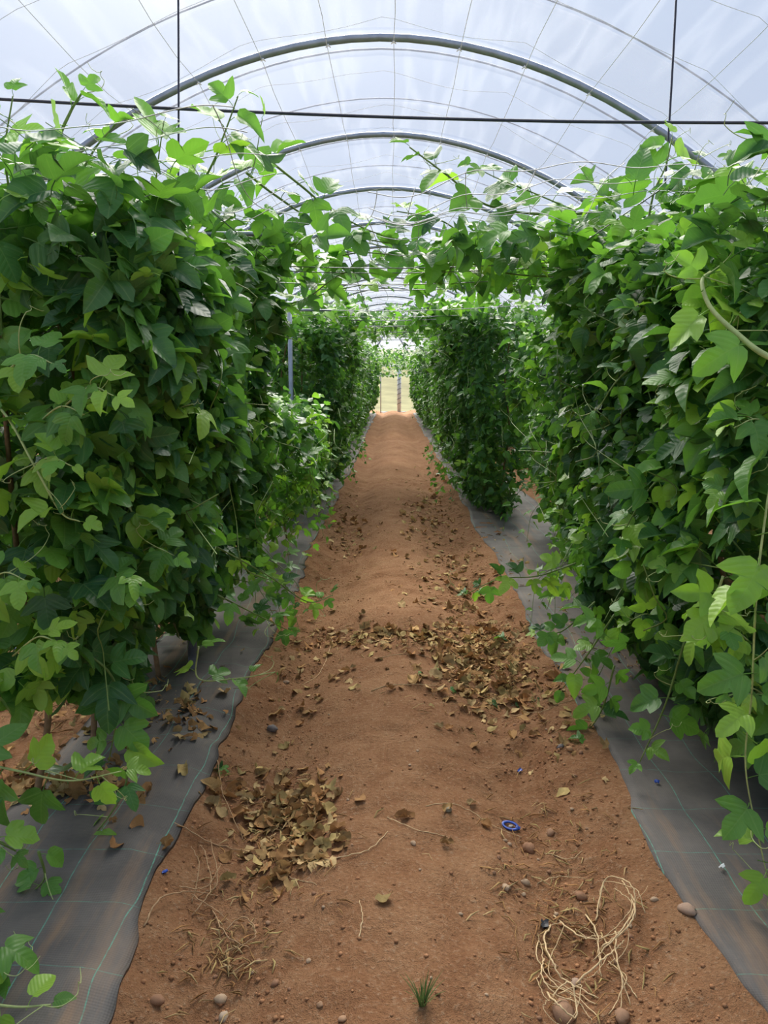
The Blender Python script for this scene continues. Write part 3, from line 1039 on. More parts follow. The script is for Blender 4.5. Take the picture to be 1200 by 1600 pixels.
def shoot(key, pts, n, size, young, lime, seed, rad=0.0045, mat='stem', up=0.5, face=0.35, tend=2, ovate=False, spread=0.0, world=False):
    """a leafy shoot along points given as (px, py, distance)"""
    r = np.random.default_rng(seed)
    root, base = VINES[key]
    P = spline([at(*p) for p in pts] if not world else pts, 10)
    rr = np.linspace(rad, rad * 0.45, len(P))
    stem = MB().tube(P - base, rr, 6).build('shoot', M[mat], root)
    seg = np.linspace(0.04, 1.0, n)
    tan = np.gradient(P, axis=0)
    cols = leaf_colors(n, young, lime, r)
    for i, t in enumerate(seg):
        f = t * (len(P) - 1)
        k = min(int(f), len(P) - 2)
        p = P[k] + (P[k + 1] - P[k]) * (f - k)
        d = tan[k] / np.linalg.norm(tan[k])
        side = np.cross(d, [0.0, -1.0, 0.25]); side /= np.linalg.norm(side) + 1e-9
        sgn = 1 if i % 2 else -1
        tip = side * sgn * 0.9 + d * 0.45 + r.normal(0, 0.25, 3) + np.array([0, 0, -0.15])
        if i == n - 1:
            tip = d + r.normal(0, 0.15, 3)
        nd = np.array([0, -face, up]) + r.normal(0, 0.28, 3)
        R = frames(nd[None], tip[None])[0]
        sz = r.uniform(*size) * (1 - 0.45 * max(0, t - 0.7) / 0.3)
        q = p + R[:, 1] * sz * 0.32 + R[:, 2] * sz * 0.15 + r.normal(0, spread, 3)
        tid = r.integers(11, 14) if (ovate and r.random() < 0.7) else r.integers(0, 12)
        o = bpy.data.objects.new('leaf', HERO_ME[tid])
        COL.objects.link(o)
        o.parent = stem
        mt = Matrix((R * sz).tolist()).to_4x4()
        mt.translation = Vector(q - base)
        o.matrix_basis = mt
        o.color = (*np.clip(cols[i], 0, 1), 1)
    for i in range(tend):
        k = r.integers(len(P) // 3, len(P))
        d = tan[k] / np.linalg.norm(tan[k]) * 0.4 + r.normal(0, 0.6, 3)
        MB().tube(tendril(P[k], d, r) - base, np.linspace(0.0017, 0.0009, 26), 4, False).build('tendril', M['pale_stem'], stem)


S = shoot
# against the sky, over the leaf-strewn mat
S('A1', [(20, 330, 2.6), (8, 240, 2.55), (20, 150, 2.5)], 6, (0.10, 0.14), 0.9, 0.35, 101)
S('A1', [(70, 330, 2.6), (88, 230, 2.6), (110, 175, 2.6), (128, 145, 2.6)], 7, (0.09, 0.14), 0.9, 0.3, 102, 0.007)
S('A1', [(110, 300, 2.8), (150, 230, 2.8), (185, 190, 2.8)], 7, (0.09, 0.13), 0.9, 0.35, 103)
S('A2', [(240, 330, 3.4), (246, 260, 3.35), (256, 190, 3.3)], 7, (0.10, 0.17), 0.9, 0.25, 104)
S('A2', [(285, 340, 3.6), (330, 260, 3.5), (352, 205, 3.5), (372, 150, 3.45)], 10, (0.10, 0.16), 0.9, 0.35, 105, 0.006, tend=3)
S('A2', [(310, 350, 3.8), (345, 290, 3.8), (390, 275, 3.8), (410, 185, 3.8)], 7, (0.10, 0.15), 0.9, 0.3, 106)
S('A2', [(260, 330, 3.2), (180, 300, 3.1), (80, 280, 3.0), (10, 260, 2.9)], 12, (0.11, 0.16), 0.6, 0.1, 107)
# bridging shoots overhead
S('A2', [(390, 390, 5.2), (480, 410, 5.0), (560, 395, 4.9), (640, 400, 4.9), (720, 395, 4.9)], 14, (0.11, 0.17), 0.8, 0.12, 111, 0.006, tend=4)
S('A2', [(385, 270, 4.0), (430, 305, 4.2), (500, 350, 4.5), (580, 375, 4.7), (650, 385, 4.8)], 9, (0.11, 0.17), 0.8, 0.12, 112, 0.007, tend=4)
S('A2', [(420, 250, 4.2), (470, 290, 4.3), (520, 330, 4.5), (590, 365, 4.7), (680, 385, 4.8)], 11, (0.12, 0.19), 0.8, 0.12, 113, 0.007, tend=3)
S('A2', [(400, 500, 5.6), (450, 480, 5.5), (520, 455, 5.4), (575, 445, 5.3), (602, 450, 5.3)], 8, (0.09, 0.14), 0.9, 0.2, 114, 0.005, tend=3)
S('A2', [(395, 480, 5.0), (470, 470, 5.0), (530, 430, 5.0), (600, 405, 5.0)], 11, (0.11, 0.17), 0.7, 0.15, 115, 0.006)
S('B2', [(960, 330, 4.3), (850, 335, 4.3), (760, 320, 4.2), (700, 275, 4.1), (640, 230, 4.0)], 12, (0.11, 0.17), 0.8, 0.15, 121, 0.008, tend=5)
S('B2', [(960, 380, 4.6), (850, 400, 4.6), (760, 390, 4.5), (690, 345, 4.5), (620, 330, 4.5)], 15, (0.12, 0.18), 0.7, 0.1, 122, 0.007, tend=3)
S('B2', [(980, 400, 5.0), (880, 430, 5.0), (780, 425, 5.0), (700, 400, 5.0), (600, 385, 5.0), (560, 375, 5.0)], 18, (0.11, 0.17), 0.7, 0.1, 123, 0.007)
S('B2', [(900, 330, 4.2), (830, 300, 4.2), (780, 280, 4.1), (740, 260, 4.1)], 8, (0.11, 0.17), 0.8, 0.15, 124)
S('B2', [(860, 440, 5.6), (780, 440, 5.6), (700, 435, 5.6), (640, 420, 5.6)], 12, (0.10, 0.16), 0.7, 0.12, 125)
S('B2', [(940, 350, 4.4), (880, 345, 4.5), (800, 365, 4.6), (720, 370, 4.6)], 14, (0.12, 0.18), 0.7, 0.1, 126)
# against the sky, over the orange-streaked mat
S('B2', [(1010, 360, 3.7), (1022, 300, 3.7), (1040, 260, 3.7), (1050, 215, 3.7)], 8, (0.10, 0.16), 0.9, 0.3, 131, 0.006, tend=3)
S('B2', [(1050, 370, 3.5), (1075, 300, 3.5), (1090, 250, 3.5)], 6, (0.11, 0.17), 0.9, 0.25, 132, tend=3)
S('B2', [(960, 340, 3.9), (940, 310, 3.9), (925, 280, 3.9)], 6, (0.10, 0.15), 0.9, 0.2, 133)
S('B1', [(1190, 400, 2.7), (1180, 330, 2.7), (1165, 290, 2.7)], 6, (0.12, 0.17), 0.9, 0.2, 134)
S('B1', [(1260, 300, 2.2), (1225, 230, 2.2), (1195, 225, 2.2)], 4, (0.10, 0.14), 0.5, 0.0, 135)
# pale thick stem and hanging shoots over the orange-streaked mat
S('B1', [(1290, 590, 2.0), (1200, 557, 2.05), (1150, 520, 2.1), (1110, 480, 2.15), (1097, 440, 2.2), (1110, 425, 2.25)], 8, (0.08, 0.13), 1.0, 0.7, 141, 0.010, 'pale_stem', tend=4)
S('B1', [(1200, 430, 2.2), (1170, 470, 2.2), (1145, 505, 2.2)], 4, (0.08, 0.12), 1.0, 0.6, 142, 0.005, 'pale_stem')
S('B1', [(1260, 560, 2.3), (1215, 700, 2.05), (1190, 850, 1.95), (1180, 960, 1.95), (1175, 1080, 1.95), (1165, 1200, 1.95), (1190, 1330, 1.95), (1205, 1390, 1.95)], 26, (0.08, 0.13), 0.95, 0.45, 143, 0.0036, 'pale_stem', tend=5)
S('B1', [(1130, 900, 2.3), (1110, 960, 2.3), (1100, 1000, 2.3)], 7, (0.09, 0.13), 1, 0.7, 144, 0.004, 'pale_stem')
S('B1', [(1070, 1000, 2.6), (1040, 1100, 2.6), (1000, 1190, 2.6)], 8, (0.07, 0.12), 0.8, 0.2, 145)
S('B2', [(960, 960, 3.2), (920, 1020, 3.2), (880, 1075, 3.2)], 9, (0.07, 0.11), 1, 0.4, 146)
S('B2', [(900, 880, 3.8), (840, 900, 3.8), (780, 905, 3.8), (725, 930, 3.9)], 12, (0.06, 0.10), 0.9, 0.2, 147)
S('B2', [(930, 940, 3.5), (880, 985, 3.5), (840, 990, 3.5)], 9, (0.06, 0.10), 0.9, 0.2, 148)
S('B2', [(960, 1040, 3.1), (940, 1110, 3.1), (905, 1160, 3.1)], 8, (0.06, 0.10), 0.9, 0.2, 149)
S('B1', [(1080, 620, 2.5), (1115, 655, 2.5), (1130, 700, 2.5)], 6, (0.10, 0.15), 0.9, 0.3, 150)
S('B2', [(1060, 720, 2.8), (1010, 770, 2.8), (970, 840, 2.8)], 8, (0.09, 0.13), 0.9, 0.4, 151)
S('B2', [(1000, 560, 3.0), (960, 600, 3.0), (935, 640, 3.05)], 5, (0.07, 0.11), 0.8, 0.2, 152)
# lime shoots and hanging tips over the leaf-strewn mat
S('A1', [(-40, 600, 2.5), (10, 650, 2.2), (55, 730, 2.1), (95, 800, 2.1), (125, 815, 2.1)], 8, (0.09, 0.13), 1, 0.9, 161, 0.005, 'pale_stem', face=0.5)
S('A1', [(190, 770, 2.4), (215, 810, 2.4), (250, 815, 2.4)], 8, (0.07, 0.11), 1, 0.8, 162, 0.004, 'pale_stem', face=0.6)
S('A1', [(225, 440, 2.6), (224, 520, 2.6), (222, 580, 2.6)], 9, (0.08, 0.12), 1, 0.35, 163, 0.006, 'pale_stem', face=0.6)
S('A1', [(200, 570, 2.5), (240, 620, 2.5), (275, 640, 2.5)], 8, (0.09, 0.13), 1, 0.55, 164, face=0.6)
S('A1', [(0, 460, 2.3), (5, 540, 2.3), (25, 600, 2.3)], 7, (0.10, 0.14), 1, 0.6, 165, face=0.5)
S('A1', [(120, 1010, 2.3), (170, 1050, 2.3), (185, 1100, 2.3), (170, 1190, 2.3)], 9, (0.09, 0.14), 0.1, 0.0, 166, face=0.5)
S('A1', [(-40, 1190, 1.9), (30, 1205, 1.9), (110, 1220, 1.95), (190, 1205, 2.0)], 7, (0.08, 0.12), 1, 0.6, 167, 0.004, 'pale_stem')
S('A1', [(200, 1150, 2.3), (195, 1230, 2.3), (150, 1300, 2.3), (110, 1320, 2.3)], 8, (0.07, 0.10), 0.7, 0.15, 168)
S('A1', [(60, 1330, 2.0), (70, 1370, 2.0), (50, 1395, 2.0)], 5, (0.05, 0.07), 0.8, 0.2, 169)
S('A1', [(-60, 1270, 1.8), (-10, 1310, 1.8), (25, 1330, 1.8)], 5, (0.07, 0.10), 0.8, 0.2, 170)
S('A1', [(-60, 1440, 1.6), (-10, 1480, 1.6), (15, 1520, 1.6)], 5, (0.07, 0.10), 0.9, 0.2, 171)
S('A1', [(-60, 1560, 1.5), (20, 1573, 1.5), (80, 1570, 1.5)], 4, (0.06, 0.085), 1, 0.5, 172, 0.004, 'pale_stem', ovate=True, up=0.8)
S('A2', [(310, 1010, 3.0), (310, 1060, 3.0), (370, 1060, 3.0), (430, 1050, 3.0)], 6, (0.06, 0.10), 1, 0.5, 173, 0.004, 'pale_stem')
S('A2', [(330, 850, 3.4), (420, 900, 3.6), (480, 940, 3.7), (520, 930, 3.8)], 11, (0.06, 0.10), 0.8, 0.15, 174)
S('A2', [(340, 930, 3.3), (400, 960, 3.4), (450, 985, 3.5)], 9, (0.06, 0.10), 0.8, 0.15, 175)
S('A1', [(170, 890, 2.5), (185, 920, 2.5), (205, 940, 2.5)], 8, (0.07, 0.10), 1, 0.35, 176, face=0.6)

# young sprays standing out from the faces of the near vines
for i, (key, px, py, d, lime) in enumerate((('A1', 60, 560, 2.35, .5), ('A1', 110, 640, 2.35, .4), ('A1', 155, 610, 2.45, .4), ('A2', 200, 905, 2.7, .4), ('A1', 75, 1000, 2.3, .4), ('A2', 330, 700, 3.2, .3),
                                            ('A2', 400, 660, 3.9, .3), ('A2', 290, 780, 2.9, .2), ('A1', 20, 900, 2.2, .3), ('A2', 300, 560, 3.2, .1), ('A2', 350, 620, 3.5, .15), ('A1', 90, 720, 2.3, .7), ('A2', 250, 860, 2.8, .3),
                                            ('B2', 1000, 520, 3.3, .2), ('B1', 1120, 480, 2.5, .5), ('B2', 960, 740, 3.2, .3), ('B2', 1060, 880, 2.7, .5), ('B2', 1000, 965, 2.9, .5), ('B1', 1150, 760, 2.3, .4), ('B2', 925, 850, 3.4, .3),
                                            ('B1', 1170, 660, 2.3, .3), ('B2', 1060, 640, 2.8, .2), ('B2', 900, 660, 3.7, .3), ('B1', 1130, 990, 2.3, .7), ('B1', 1160, 1080, 2.2, .4), ('B2', 1010, 820, 3.0, .4))):
    sg = 1 if px < 600 else -1
    d = max(1.98, (0.74 if sg > 0 else 0.98) * F / abs(px - 614))      # just outside the leaf face
    S(key, [(px - sg * 55, py + 25, d + 0.22), (px - sg * 15, py - 5, d + 0.06), (px + sg * 22, py + 8, d)], 7, (0.060, 0.100), 1.0, lime, 800 + i, 0.0032, 'pale_stem', up=0.6, face=0.6, tend=1)
# sprays spilling from the foot of the rows over the mats
rs = np.random.default_rng(5)
for side, rows in ((1, (('A2', 3.6, 4.8), ('A3', 4.9, 7.6), ('A4', 8.0, 10.6), ('A5', 10.9, 14.0))), (-1, (('B2', 3.4, 4.7), ('B3', 4.8, 7.4), ('B4', 7.9, 10.6), ('B5', 10.9, 14.0)))):
    for key, ya, yb in rows:
        x0 = VINES[key][1][0]
        for i in range(7):
            y = rs.uniform(ya, yb); z = rs.uniform(0.35, 0.95)
            L = rs.uniform(0.30, 0.55)
            xa = x0 + side * 0.15
            pts = [(xa, y, z), (xa + side * L * 0.5, y + rs.normal(0, 0.08), z - 0.04), (xa + side * L * 0.85, y - 0.10 + rs.normal(0, 0.1), z - 0.18), (xa + side * L, y - 0.15, max(0.12, z - 0.40))]
            S(key, [np.array(p) for p in pts], 9, (0.05, 0.09), 0.9, 0.22, 500 + i + int(y * 100), 0.003, tend=0, world=True, spread=0.015)
# upright tips and trailing shoots over the tops
for side, rows in ((1, (('A2', 3.4, 4.8), ('A4', 8.0, 10.6), ('A5', 10.8, 14))), (-1, (('B2', 3.4, 4.7), ('B3', 4.8, 7.4), ('B4', 7.8, 10.6), ('B5', 10.8, 14)))):
    for key, ya, yb in rows:
        x0 = VINES[key][1][0]
        for i in range(6):
            y = rs.uniform(ya, yb); xa = x0 + side * rs.uniform(-0.3, 0.6)
            z = 2.15; hgt = rs.uniform(0.2, 0.45)
            pts = [(xa, y, z), (xa + rs.normal(0, 0.05), y, z + hgt * 0.5), (xa + side * rs.uniform(0, 0.2), y + rs.normal(0, 0.06), z + hgt)]
            S(key, [np.array(p) for p in pts], 6, (0.07, 0.12), 0.9, 0.25, 700 + i + int(y * 100), 0.003, tend=1, world=True)

# far canopies bridging the path, leaves on the cross wires
for key, y0, y1, n, lvl, seed in (('A5', 8.6, 14.0, 1900, 1, 201), ('A7', 22.0, 26.0, 700, 2, 202), ('A8', 26.0, 33.0, 1500, 2, 203)):
    r = np.random.default_rng(seed)
    root, base = VINES[key]
    y = r.uniform(y0, y1, n)
    x = r.uniform(-0.95, 1.05, n)
    z = ZW + 0.05 + np.abs(r.normal(0, 0.10, n)) + 0.07 * value_noise(np.stack([x * 2.5, y * 1.5, x * 0], 1), 77)
    hang = r.random(n) < (0.25 if y0 < 20 else 0.75)
    z[hang] -= r.exponential(0.10 if y0 < 20 else 0.22, hang.sum())
    z = np.maximum(z, 1.62)
    keep = value_noise(np.stack([x * 1.8, y * 1.2, x * 0], 1), 78) > -0.35 - 0.5 * np.abs(x)
    P = np.stack([x, y, z], 1)[keep]
    R = frames(np.array([0, -0.2, 0.8]) + r.normal(0, 0.4, (len(P), 3)), r.normal(0, 1, (len(P), 3)) + np.array([0, -0.3, -0.5]))
    tm = (HERO, MID, FAR)[lvl]
    link('overhead_foliage', pack(tm, r.integers(0, len(tm), len(P)), P - base, R, r.uniform(0.065, 0.12, len(P)), leaf_colors(len(P), 0.7, 0.12, r), 'overhead_foliage', M['foliage']), root, kind='stuff')
# looser leaves along the nearer canopy edge, where the shoots cross
for key, xr, yr, n, seed, nsel in (('A2', (-1.0, -0.35), (3.6, 6.0), 190, 211, 120), ('B2', (0.15, 1.3), (3.8, 6.2), 420, 212, 200), ('B4', (0.2, 1.0), (7.6, 10.5), 260, 213, 120), ('A4', (-1.0, -0.3), (8.0, 10.5), 180, 214, 80)):
    r = np.random.default_rng(seed)
    root, base = VINES[key]
    y = r.uniform(*yr, n); x = r.uniform(*xr, n)
    edge = np.abs(x - (xr[0] if xr[0] < -0.5 else xr[1])) / (xr[1] - xr[0])
    z = ZW + 0.02 + np.abs(r.normal(0, 0.10, n)) * (1.1 - edge)
    keep = r.random(n) > edge * 0.6
    P = np.stack([x, y, z], 1)[keep]
    R = frames(np.array([0, -0.15, 0.8]) + r.normal(0, 0.4, (len(P), 3)), r.normal(0, 1, (len(P), 3)) + np.array([0, -0.3, -0.5]))
    sz = r.uniform(0.09, 0.16, len(P)); cl = leaf_colors(len(P), 0.7, 0.10, r)
    for i in range(len(P)):
        o = bpy.data.objects.new('leaf', HERO_ME[r.integers(0, 12)])
        COL.objects.link(o); o.parent = root
        mt = Matrix((R[i] * sz[i]).tolist()).to_4x4(); mt.translation = Vector(P[i] - base)
        o.matrix_basis = mt
        o.color = (*np.clip(cl[i], 0, 1), 1)

# white plant netting thrown over the tops of the near vines
for lab, x0, x1, y0, y1, zz, seed in (('slack white plant net over the vine top above the leaf-strewn mat', -1.75, -0.45, 2.3, 5.2, 2.33, 1),
                                      ('slack white plant net over the vine top above the orange-streaked mat', -0.1, 1.9, 3.0, 6.2, 2.30, 2)):
    mb = MB()
    for x in np.arange(x0, x1 + 0.01, 0.2):
        y = np.linspace(y0, y1, 40)
        z = zz + 0.10 * value_noise(np.stack([y * 1.2, y * 0 + x * 3, y * 0 + seed], 1), 61)
        mb.tube(np.stack([x + 0.04 * np.sin(y * 3 + x * 9), y, z], 1), 0.0020, 3, False)
    for y in np.arange(y0, y1 + 0.01, 0.24):
        x = np.linspace(x0, x1, 60)
        z = zz + 0.10 * value_noise(np.stack([x * 0 + y * 1.2, x * 3, x * 0 + seed], 1), 61) - 0.02 * np.sin((x - x0) / 0.4 * math.pi) ** 2
        mb.tube(np.stack([x, y + 0.05 * np.sin(x * 4 + y * 5), z], 1), 0.0020, 3, False)
    mb.build('plant_net', M['string'], label=lab, cat='net', group='plant nets on the vine tops')

# ------------------------------------------------------------------ litter on the ground
def dry_mesh(seed, half):
    r = np.random.default_rng(seed)
    V, T, uv = leaf_template(half, (0.6,), 0.0, 0.0, 0.0, 0.0, seed, False)
    x, y = V[:, 0], V[:, 1] - 0.4
    k = r.uniform(1.8, 4.2)
    a = r.uniform(0, math.pi)
    u = x * math.cos(a) + y * math.sin(a); w = -x * math.sin(a) + y * math.cos(a)
    nz = fbm(np.stack([x * 4, y * 4, x * 0 + seed], 1), 2, seed)
    X = np.sin(u * k) / k * 0.9
    Z = (1 - np.cos(u * k)) / k * r.uniform(0.6, 1.1) + 0.14 * nz + 0.25 * w * w * r.uniform(-0.3, 1.0)
    W = w * 0.85
    V = np.stack([X, W + 0.08 * nz, Z - Z.min()], 1)
    return mesh_from('dry_leaf', V, T, M['dry'], True, uv)


DRY = [dry_mesh(300 + s, (TRI_HALF, OVATE, TRI_SHORT, OVATE)[s % 4]) for s in range(12)]
TAN = [(0.52, 0.34, 0.15), (0.44, 0.26, 0.11), (0.58, 0.42, 0.21), (0.36, 0.20, 0.085), (0.50, 0.38, 0.16), (0.45, 0.24, 0.10)]
rl = np.random.default_rng(77)
placed = 0


def dry_leaf(px, py, size, label, group, lift=0.004, mesh=None, tilt=0.35):
    p = ground_pt(px, py)
    on_mat = (-1.36 < p[0] < -0.73) or (0.88 < p[0] < 1.75)
    o = bpy.data.objects.new('dry_leaf', DRY[rl.integers(0, len(DRY))] if mesh is None else mesh)
    COL.objects.link(o)
    o.location = (p[0], p[1], p[2] + lift + (0.012 if on_mat else 0.0))
    o.rotation_euler = (rl.normal(0, tilt), rl.normal(0, tilt), rl.uniform(0, 6.28))
    o.scale = (size,) * 3
    c = np.array(TAN[rl.integers(0, len(TAN))]) * rl.uniform(0.6, 1.35)
    o.color = (*c, 1)
    o['label'], o['category'], o['group'] = label, 'dry leaf', group


def scatter(cx, cy, sx, sy, n, size, label, group, tilt=0.35):
    for _ in range(n):
        dry_leaf(cx + rl.normal(0, sx), cy + rl.normal(0, sy), rl.uniform(*size), label, group, tilt=tilt)


PILE = 'curled tan leaf in the heap lying in the trough beside the leaf-strewn mat'
scatter(445, 1262, 42, 28, 62, (0.05, 0.085), PILE, 'leaves of the heap in the trough')
scatter(470, 1320, 28, 26, 20, (0.05, 0.085), PILE, 'leaves of the heap in the trough')
scatter(420, 1385, 22, 12, 6, (0.05, 0.08), PILE, 'leaves of the heap in the trough')
RIDGE = 'brown leaf in the drift lying across the hump of the path'
scatter(640, 995, 80, 10, 34, (0.05, 0.085), RIDGE, 'leaves of the drift across the path')
scatter(745, 1035, 38, 34, 52, (0.05, 0.095), RIDGE, 'leaves of the drift across the path')
scatter(790, 1085, 45, 20, 16, (0.05, 0.085), RIDGE, 'leaves of the drift across the path')
ONMAT = 'crumpled brown leaf lying on the black mat below the dark hanging shoot'
for q in [(350, 1090), (290, 1110), (262, 1135), (300, 1140), (318, 1145), (225, 1165), (180, 1200), (150, 1218), (285, 1212), (295, 1110), (60, 1235), (100, 1250),
          (165, 1260), (218, 1258), (215, 1298), (180, 1332), (262, 1328), (190, 1240), (120, 1240), (80, 1225), (232, 1245), (330, 1230), (140, 1150), (205, 1180)]:
    dry_leaf(q[0], q[1], rl.uniform(0.06, 0.09), ONMAT, 'leaves on the leaf-strewn mat')
scatter(50, 1225, 45, 18, 16, (0.07, 0.11), 'brown leaf in the drift along the outer edge of the mat', 'leaves beyond the mat')
scatter(330, 1235, 14, 14, 5, (0.05, 0.08), 'brown leaf lying on the soil edge of the leaf-strewn mat', 'leaves at the mat edge')
ONPATH = 'single dry leaf lying on the bare path'
for q in [(610, 1080), (702, 1140), (737, 1258), (632, 1282), (697, 1322), (600, 1413), (685, 1138), (770, 1130), (800, 1150), (745, 1115), (553, 1045), (520, 1060), (540, 1050),
          (500, 1095), (470, 1130), (445, 1165), (440, 1110), (832, 1150), (875, 1165), (905, 1130), (885, 1135), (700, 1270), (760, 1290), (435, 1400), (560, 905), (520, 955)]:
    dry_leaf(q[0], q[1], rl.uniform(0.045, 0.07), ONPATH, 'leaves scattered on the bare path', tilt=0.15)
FARL = 'straw-coloured leaf littering the path between the far mats'
scatter(700, 905, 50, 40, 26, (0.05, 0.09), FARL, 'leaves on the far path')
scatter(670, 790, 22, 25, 20, (0.07, 0.11), FARL, 'leaves on the far path')
scatter(540, 820, 18, 25, 12, (0.07, 0.11), FARL, 'leaves on the far path')
# crumbled straw nobody could count
mb = MB()
for cx, cy, sx, sy, n in ((760, 1030, 55, 45, 420), (720, 900, 45, 50, 300), (600, 1000, 90, 12, 160), (670, 790, 30, 30, 260), (540, 810, 25, 40, 200), (480, 940, 30, 40, 140),
                          (440, 1290, 55, 60, 220), (350, 1480, 40, 40, 120), (900, 1480, 60, 60, 120), (850, 1340, 50, 60, 120), (120, 1090, 100, 40, 300), (1000, 1000, 60, 30, 160)):
    qx, qy = cx + rl.normal(0, sx, n), cy + rl.normal(0, sy, n)
    ok = (qy < 1610) & (qy > 670)
    for p in ground_pts(qx[ok], qy[ok]):
        p = p + np.array([0, 0, 0.006])
        a = rl.uniform(0, 6.28); L = rl.uniform(0.010, 0.035)
        d = np.array([math.cos(a), math.sin(a), rl.normal(0, 0.2)]) * L
        c = np.array(TAN[rl.integers(0, 6)]) * rl.uniform(0.7, 1.2)
        mb.tube([p - d, p + [rl.normal(0, .006), rl.normal(0, .006), 0.006], p + d], [0.0012, rl.uniform(0.0014, 0.004), 0.0012], 3, False, c=c)
mb.build('straw_litter', M['litter'], label='crumbled straw and leaf bits scattered over the soil', cat='litter', kind='stuff')


# torn leaf bits too many to count, filling the heap and the drift
BITS = [leaf_template(OV_LOW if q % 2 else TRI_LOW, (), 0.5 - 0.3 * q, 0.9 - 0.35 * q, 0.4, 0.5 * math.sin(q * 2), 400 + q, False) for q in range(5)]
bx, by = [], []
for cx, cy, sx, sy, n in ((450, 1285, 45, 42, 150), (745, 1030, 45, 36, 330), (640, 996, 85, 10, 130), (800, 1080, 50, 22, 90), (715, 900, 45, 45, 160), (670, 790, 24, 30, 160), (540, 820, 20, 30, 90),
                          (90, 1230, 60, 22, 90), (120, 1080, 90, 40, 160), (290, 1125, 30, 25, 40), (480, 1060, 40, 40, 50), (870, 1150, 40, 30, 30), (1010, 1010, 60, 30, 80)):
    bx.append(cx + rl.normal(0, sx, n)); by.append(cy + rl.normal(0, sy, n))
bx, by = np.concatenate(bx), np.concatenate(by)
GP = ground_pts(bx, by)
nb = len(GP)
GP[:, 2] += np.where((GP[:, 0] < -0.72) | (GP[:, 0] > 0.87), 0.024, 0.010)
bR = frames(np.array([0, 0, 1.0]) + rl.normal(0, 0.3, (nb, 3)), rl.normal(0, 1, (nb, 3)) * np.array([1, 0.6, 0.3]))
bc = np.array(TAN)[rl.integers(0, 6, nb)] * rl.uniform(0.65, 1.35, (nb, 1))
link('leaf_litter', pack(BITS, rl.integers(0, 5, nb), GP, bR, rl.uniform(0.022, 0.055, nb), bc, 'leaf_litter', M['litter']), label='torn brown leaf bits strewn over soil and mats', cat='litter', kind='stuff')


# stones
def stone_mesh(seed):
    r = np.random.default_rng(seed)
    u = np.linspace(0, 2 * math.pi, 10, endpoint=False)
    vv = np.linspace(0, math.pi, 7)[1:-1]
    V = [[0, 0, 1]] + [[math.sin(b) * math.cos(a), math.sin(b) * math.sin(a), math.cos(b)] for b in vv for a in u] + [[0, 0, -1]]
    V = np.array(V)
    V *= (1 + 0.26 * fbm(V * 1.5 + seed, 2, seed))[:, None]
    V *= np.array([1.0, r.uniform(0.6, 0.9), r.uniform(0.45, 0.7)])
    n, m = 10, 5
    T = [[0, 1 + i, 1 + (i + 1) % n] for i in range(n)]
    T += [[len(V) - 1, 1 + (m - 1) * n + (i + 1) % n, 1 + (m - 1) * n + i] for i in range(n)]
    Q = [[1 + k * n + i, 1 + (k + 1) * n + i, 1 + (k + 1) * n + (i + 1) % n, 1 + k * n + (i + 1) % n] for k in range(m - 1) for i in range(n)]
    return V, Q, T


ST = [stone_mesh(s) for s in range(6)]
ST_ME = [mesh_from('stone', V, [np.array(Q), np.array(T)], M['stone']) for V, Q, T in ST]


def stone(px, py, size, col, label, group='stones lying on the path'):
    p = ground_pt(px, py)
    o = bpy.data.objects.new('stone', ST_ME[rl.integers(0, 6)])
    COL.objects.link(o)
    o.location = (p[0], p[1], p[2] + size * 0.22)
    o.rotation_euler = (rl.normal(0, 0.2), rl.normal(0, 0.2), rl.uniform(0, 6.28))
    o.scale = (size,) * 3
    o.color = (*(np.array(col) * rl.uniform(0.9, 1.1)), 1)
    o['label'], o['category'], o['group'] = label, 'stone', group


BRN, PALE, GREY = (0.36, 0.20, 0.12), (0.52, 0.38, 0.26), (0.22, 0.20, 0.20)
stone(425, 1140, 0.028, GREY, 'smooth grey oval stone lying in the trough above the leaf heap')
stone(447, 1064, 0.022, (0.38, 0.28, 0.2), 'brownish flat stone at the edge of the leaf-strewn mat')
stone(1074, 1427, 0.026, (0.45, 0.32, 0.24), 'largest rounded stone at the edge of the orange-streaked mat')
stone(827, 1324, 0.026, BRN, 'round brown stone just beyond the blue ring')
stone(860, 1300, 0.022, (0.40, 0.24, 0.15), 'flat brown stone in the bank beside the blue ring')
stone(790, 1387, 0.015, PALE, 'pale oval stone, one of two in the trough by the blue ring')
stone(821, 1379, 0.016, PALE, 'pale oval stone, one of two in the trough by the blue ring')
stone(876, 1170, 0.018, GREY, 'small grey stone near the orange-streaked mat edge')
stone(891, 1173, 0.017, (0.50, 0.30, 0.16), 'tan stone touching a grey one near the mat edge')
stone(701, 1270, 0.015, (0.30, 0.27, 0.20), 'greenish grey stone on the path hump beside a tan leaf')
stone(345, 1562, 0.016, PALE, 'pale stone in the soil at the foot of the leaf-strewn mat')
stone(349, 1587, 0.017, (0.5, 0.4, 0.3), 'whitish stone in the soil at the foot of the leaf-strewn mat')
stone(245, 1565, 0.022, BRN, 'brown stone half buried beside the leaf-strewn mat')
stone(880, 1585, 0.035, (0.36, 0.22, 0.14), 'large brown stone under the straw stalks')
stone(972, 1590, 0.022, (0.36, 0.22, 0.14), 'brown stone beyond the straw stalks')
stone(900, 1535, 0.016, (0.45, 0.33, 0.25), 'pinkish stone among the straw stalks')
stone(908, 1402, 0.020, BRN, 'dark brown stone on the bank above the straw stalks')
stone(1022, 1408, 0.012, PALE, 'small pale stone on the bank beside the largest stone')
stone(818, 1396, 0.009, PALE, 'tiny pale pebble below the two oval stones')
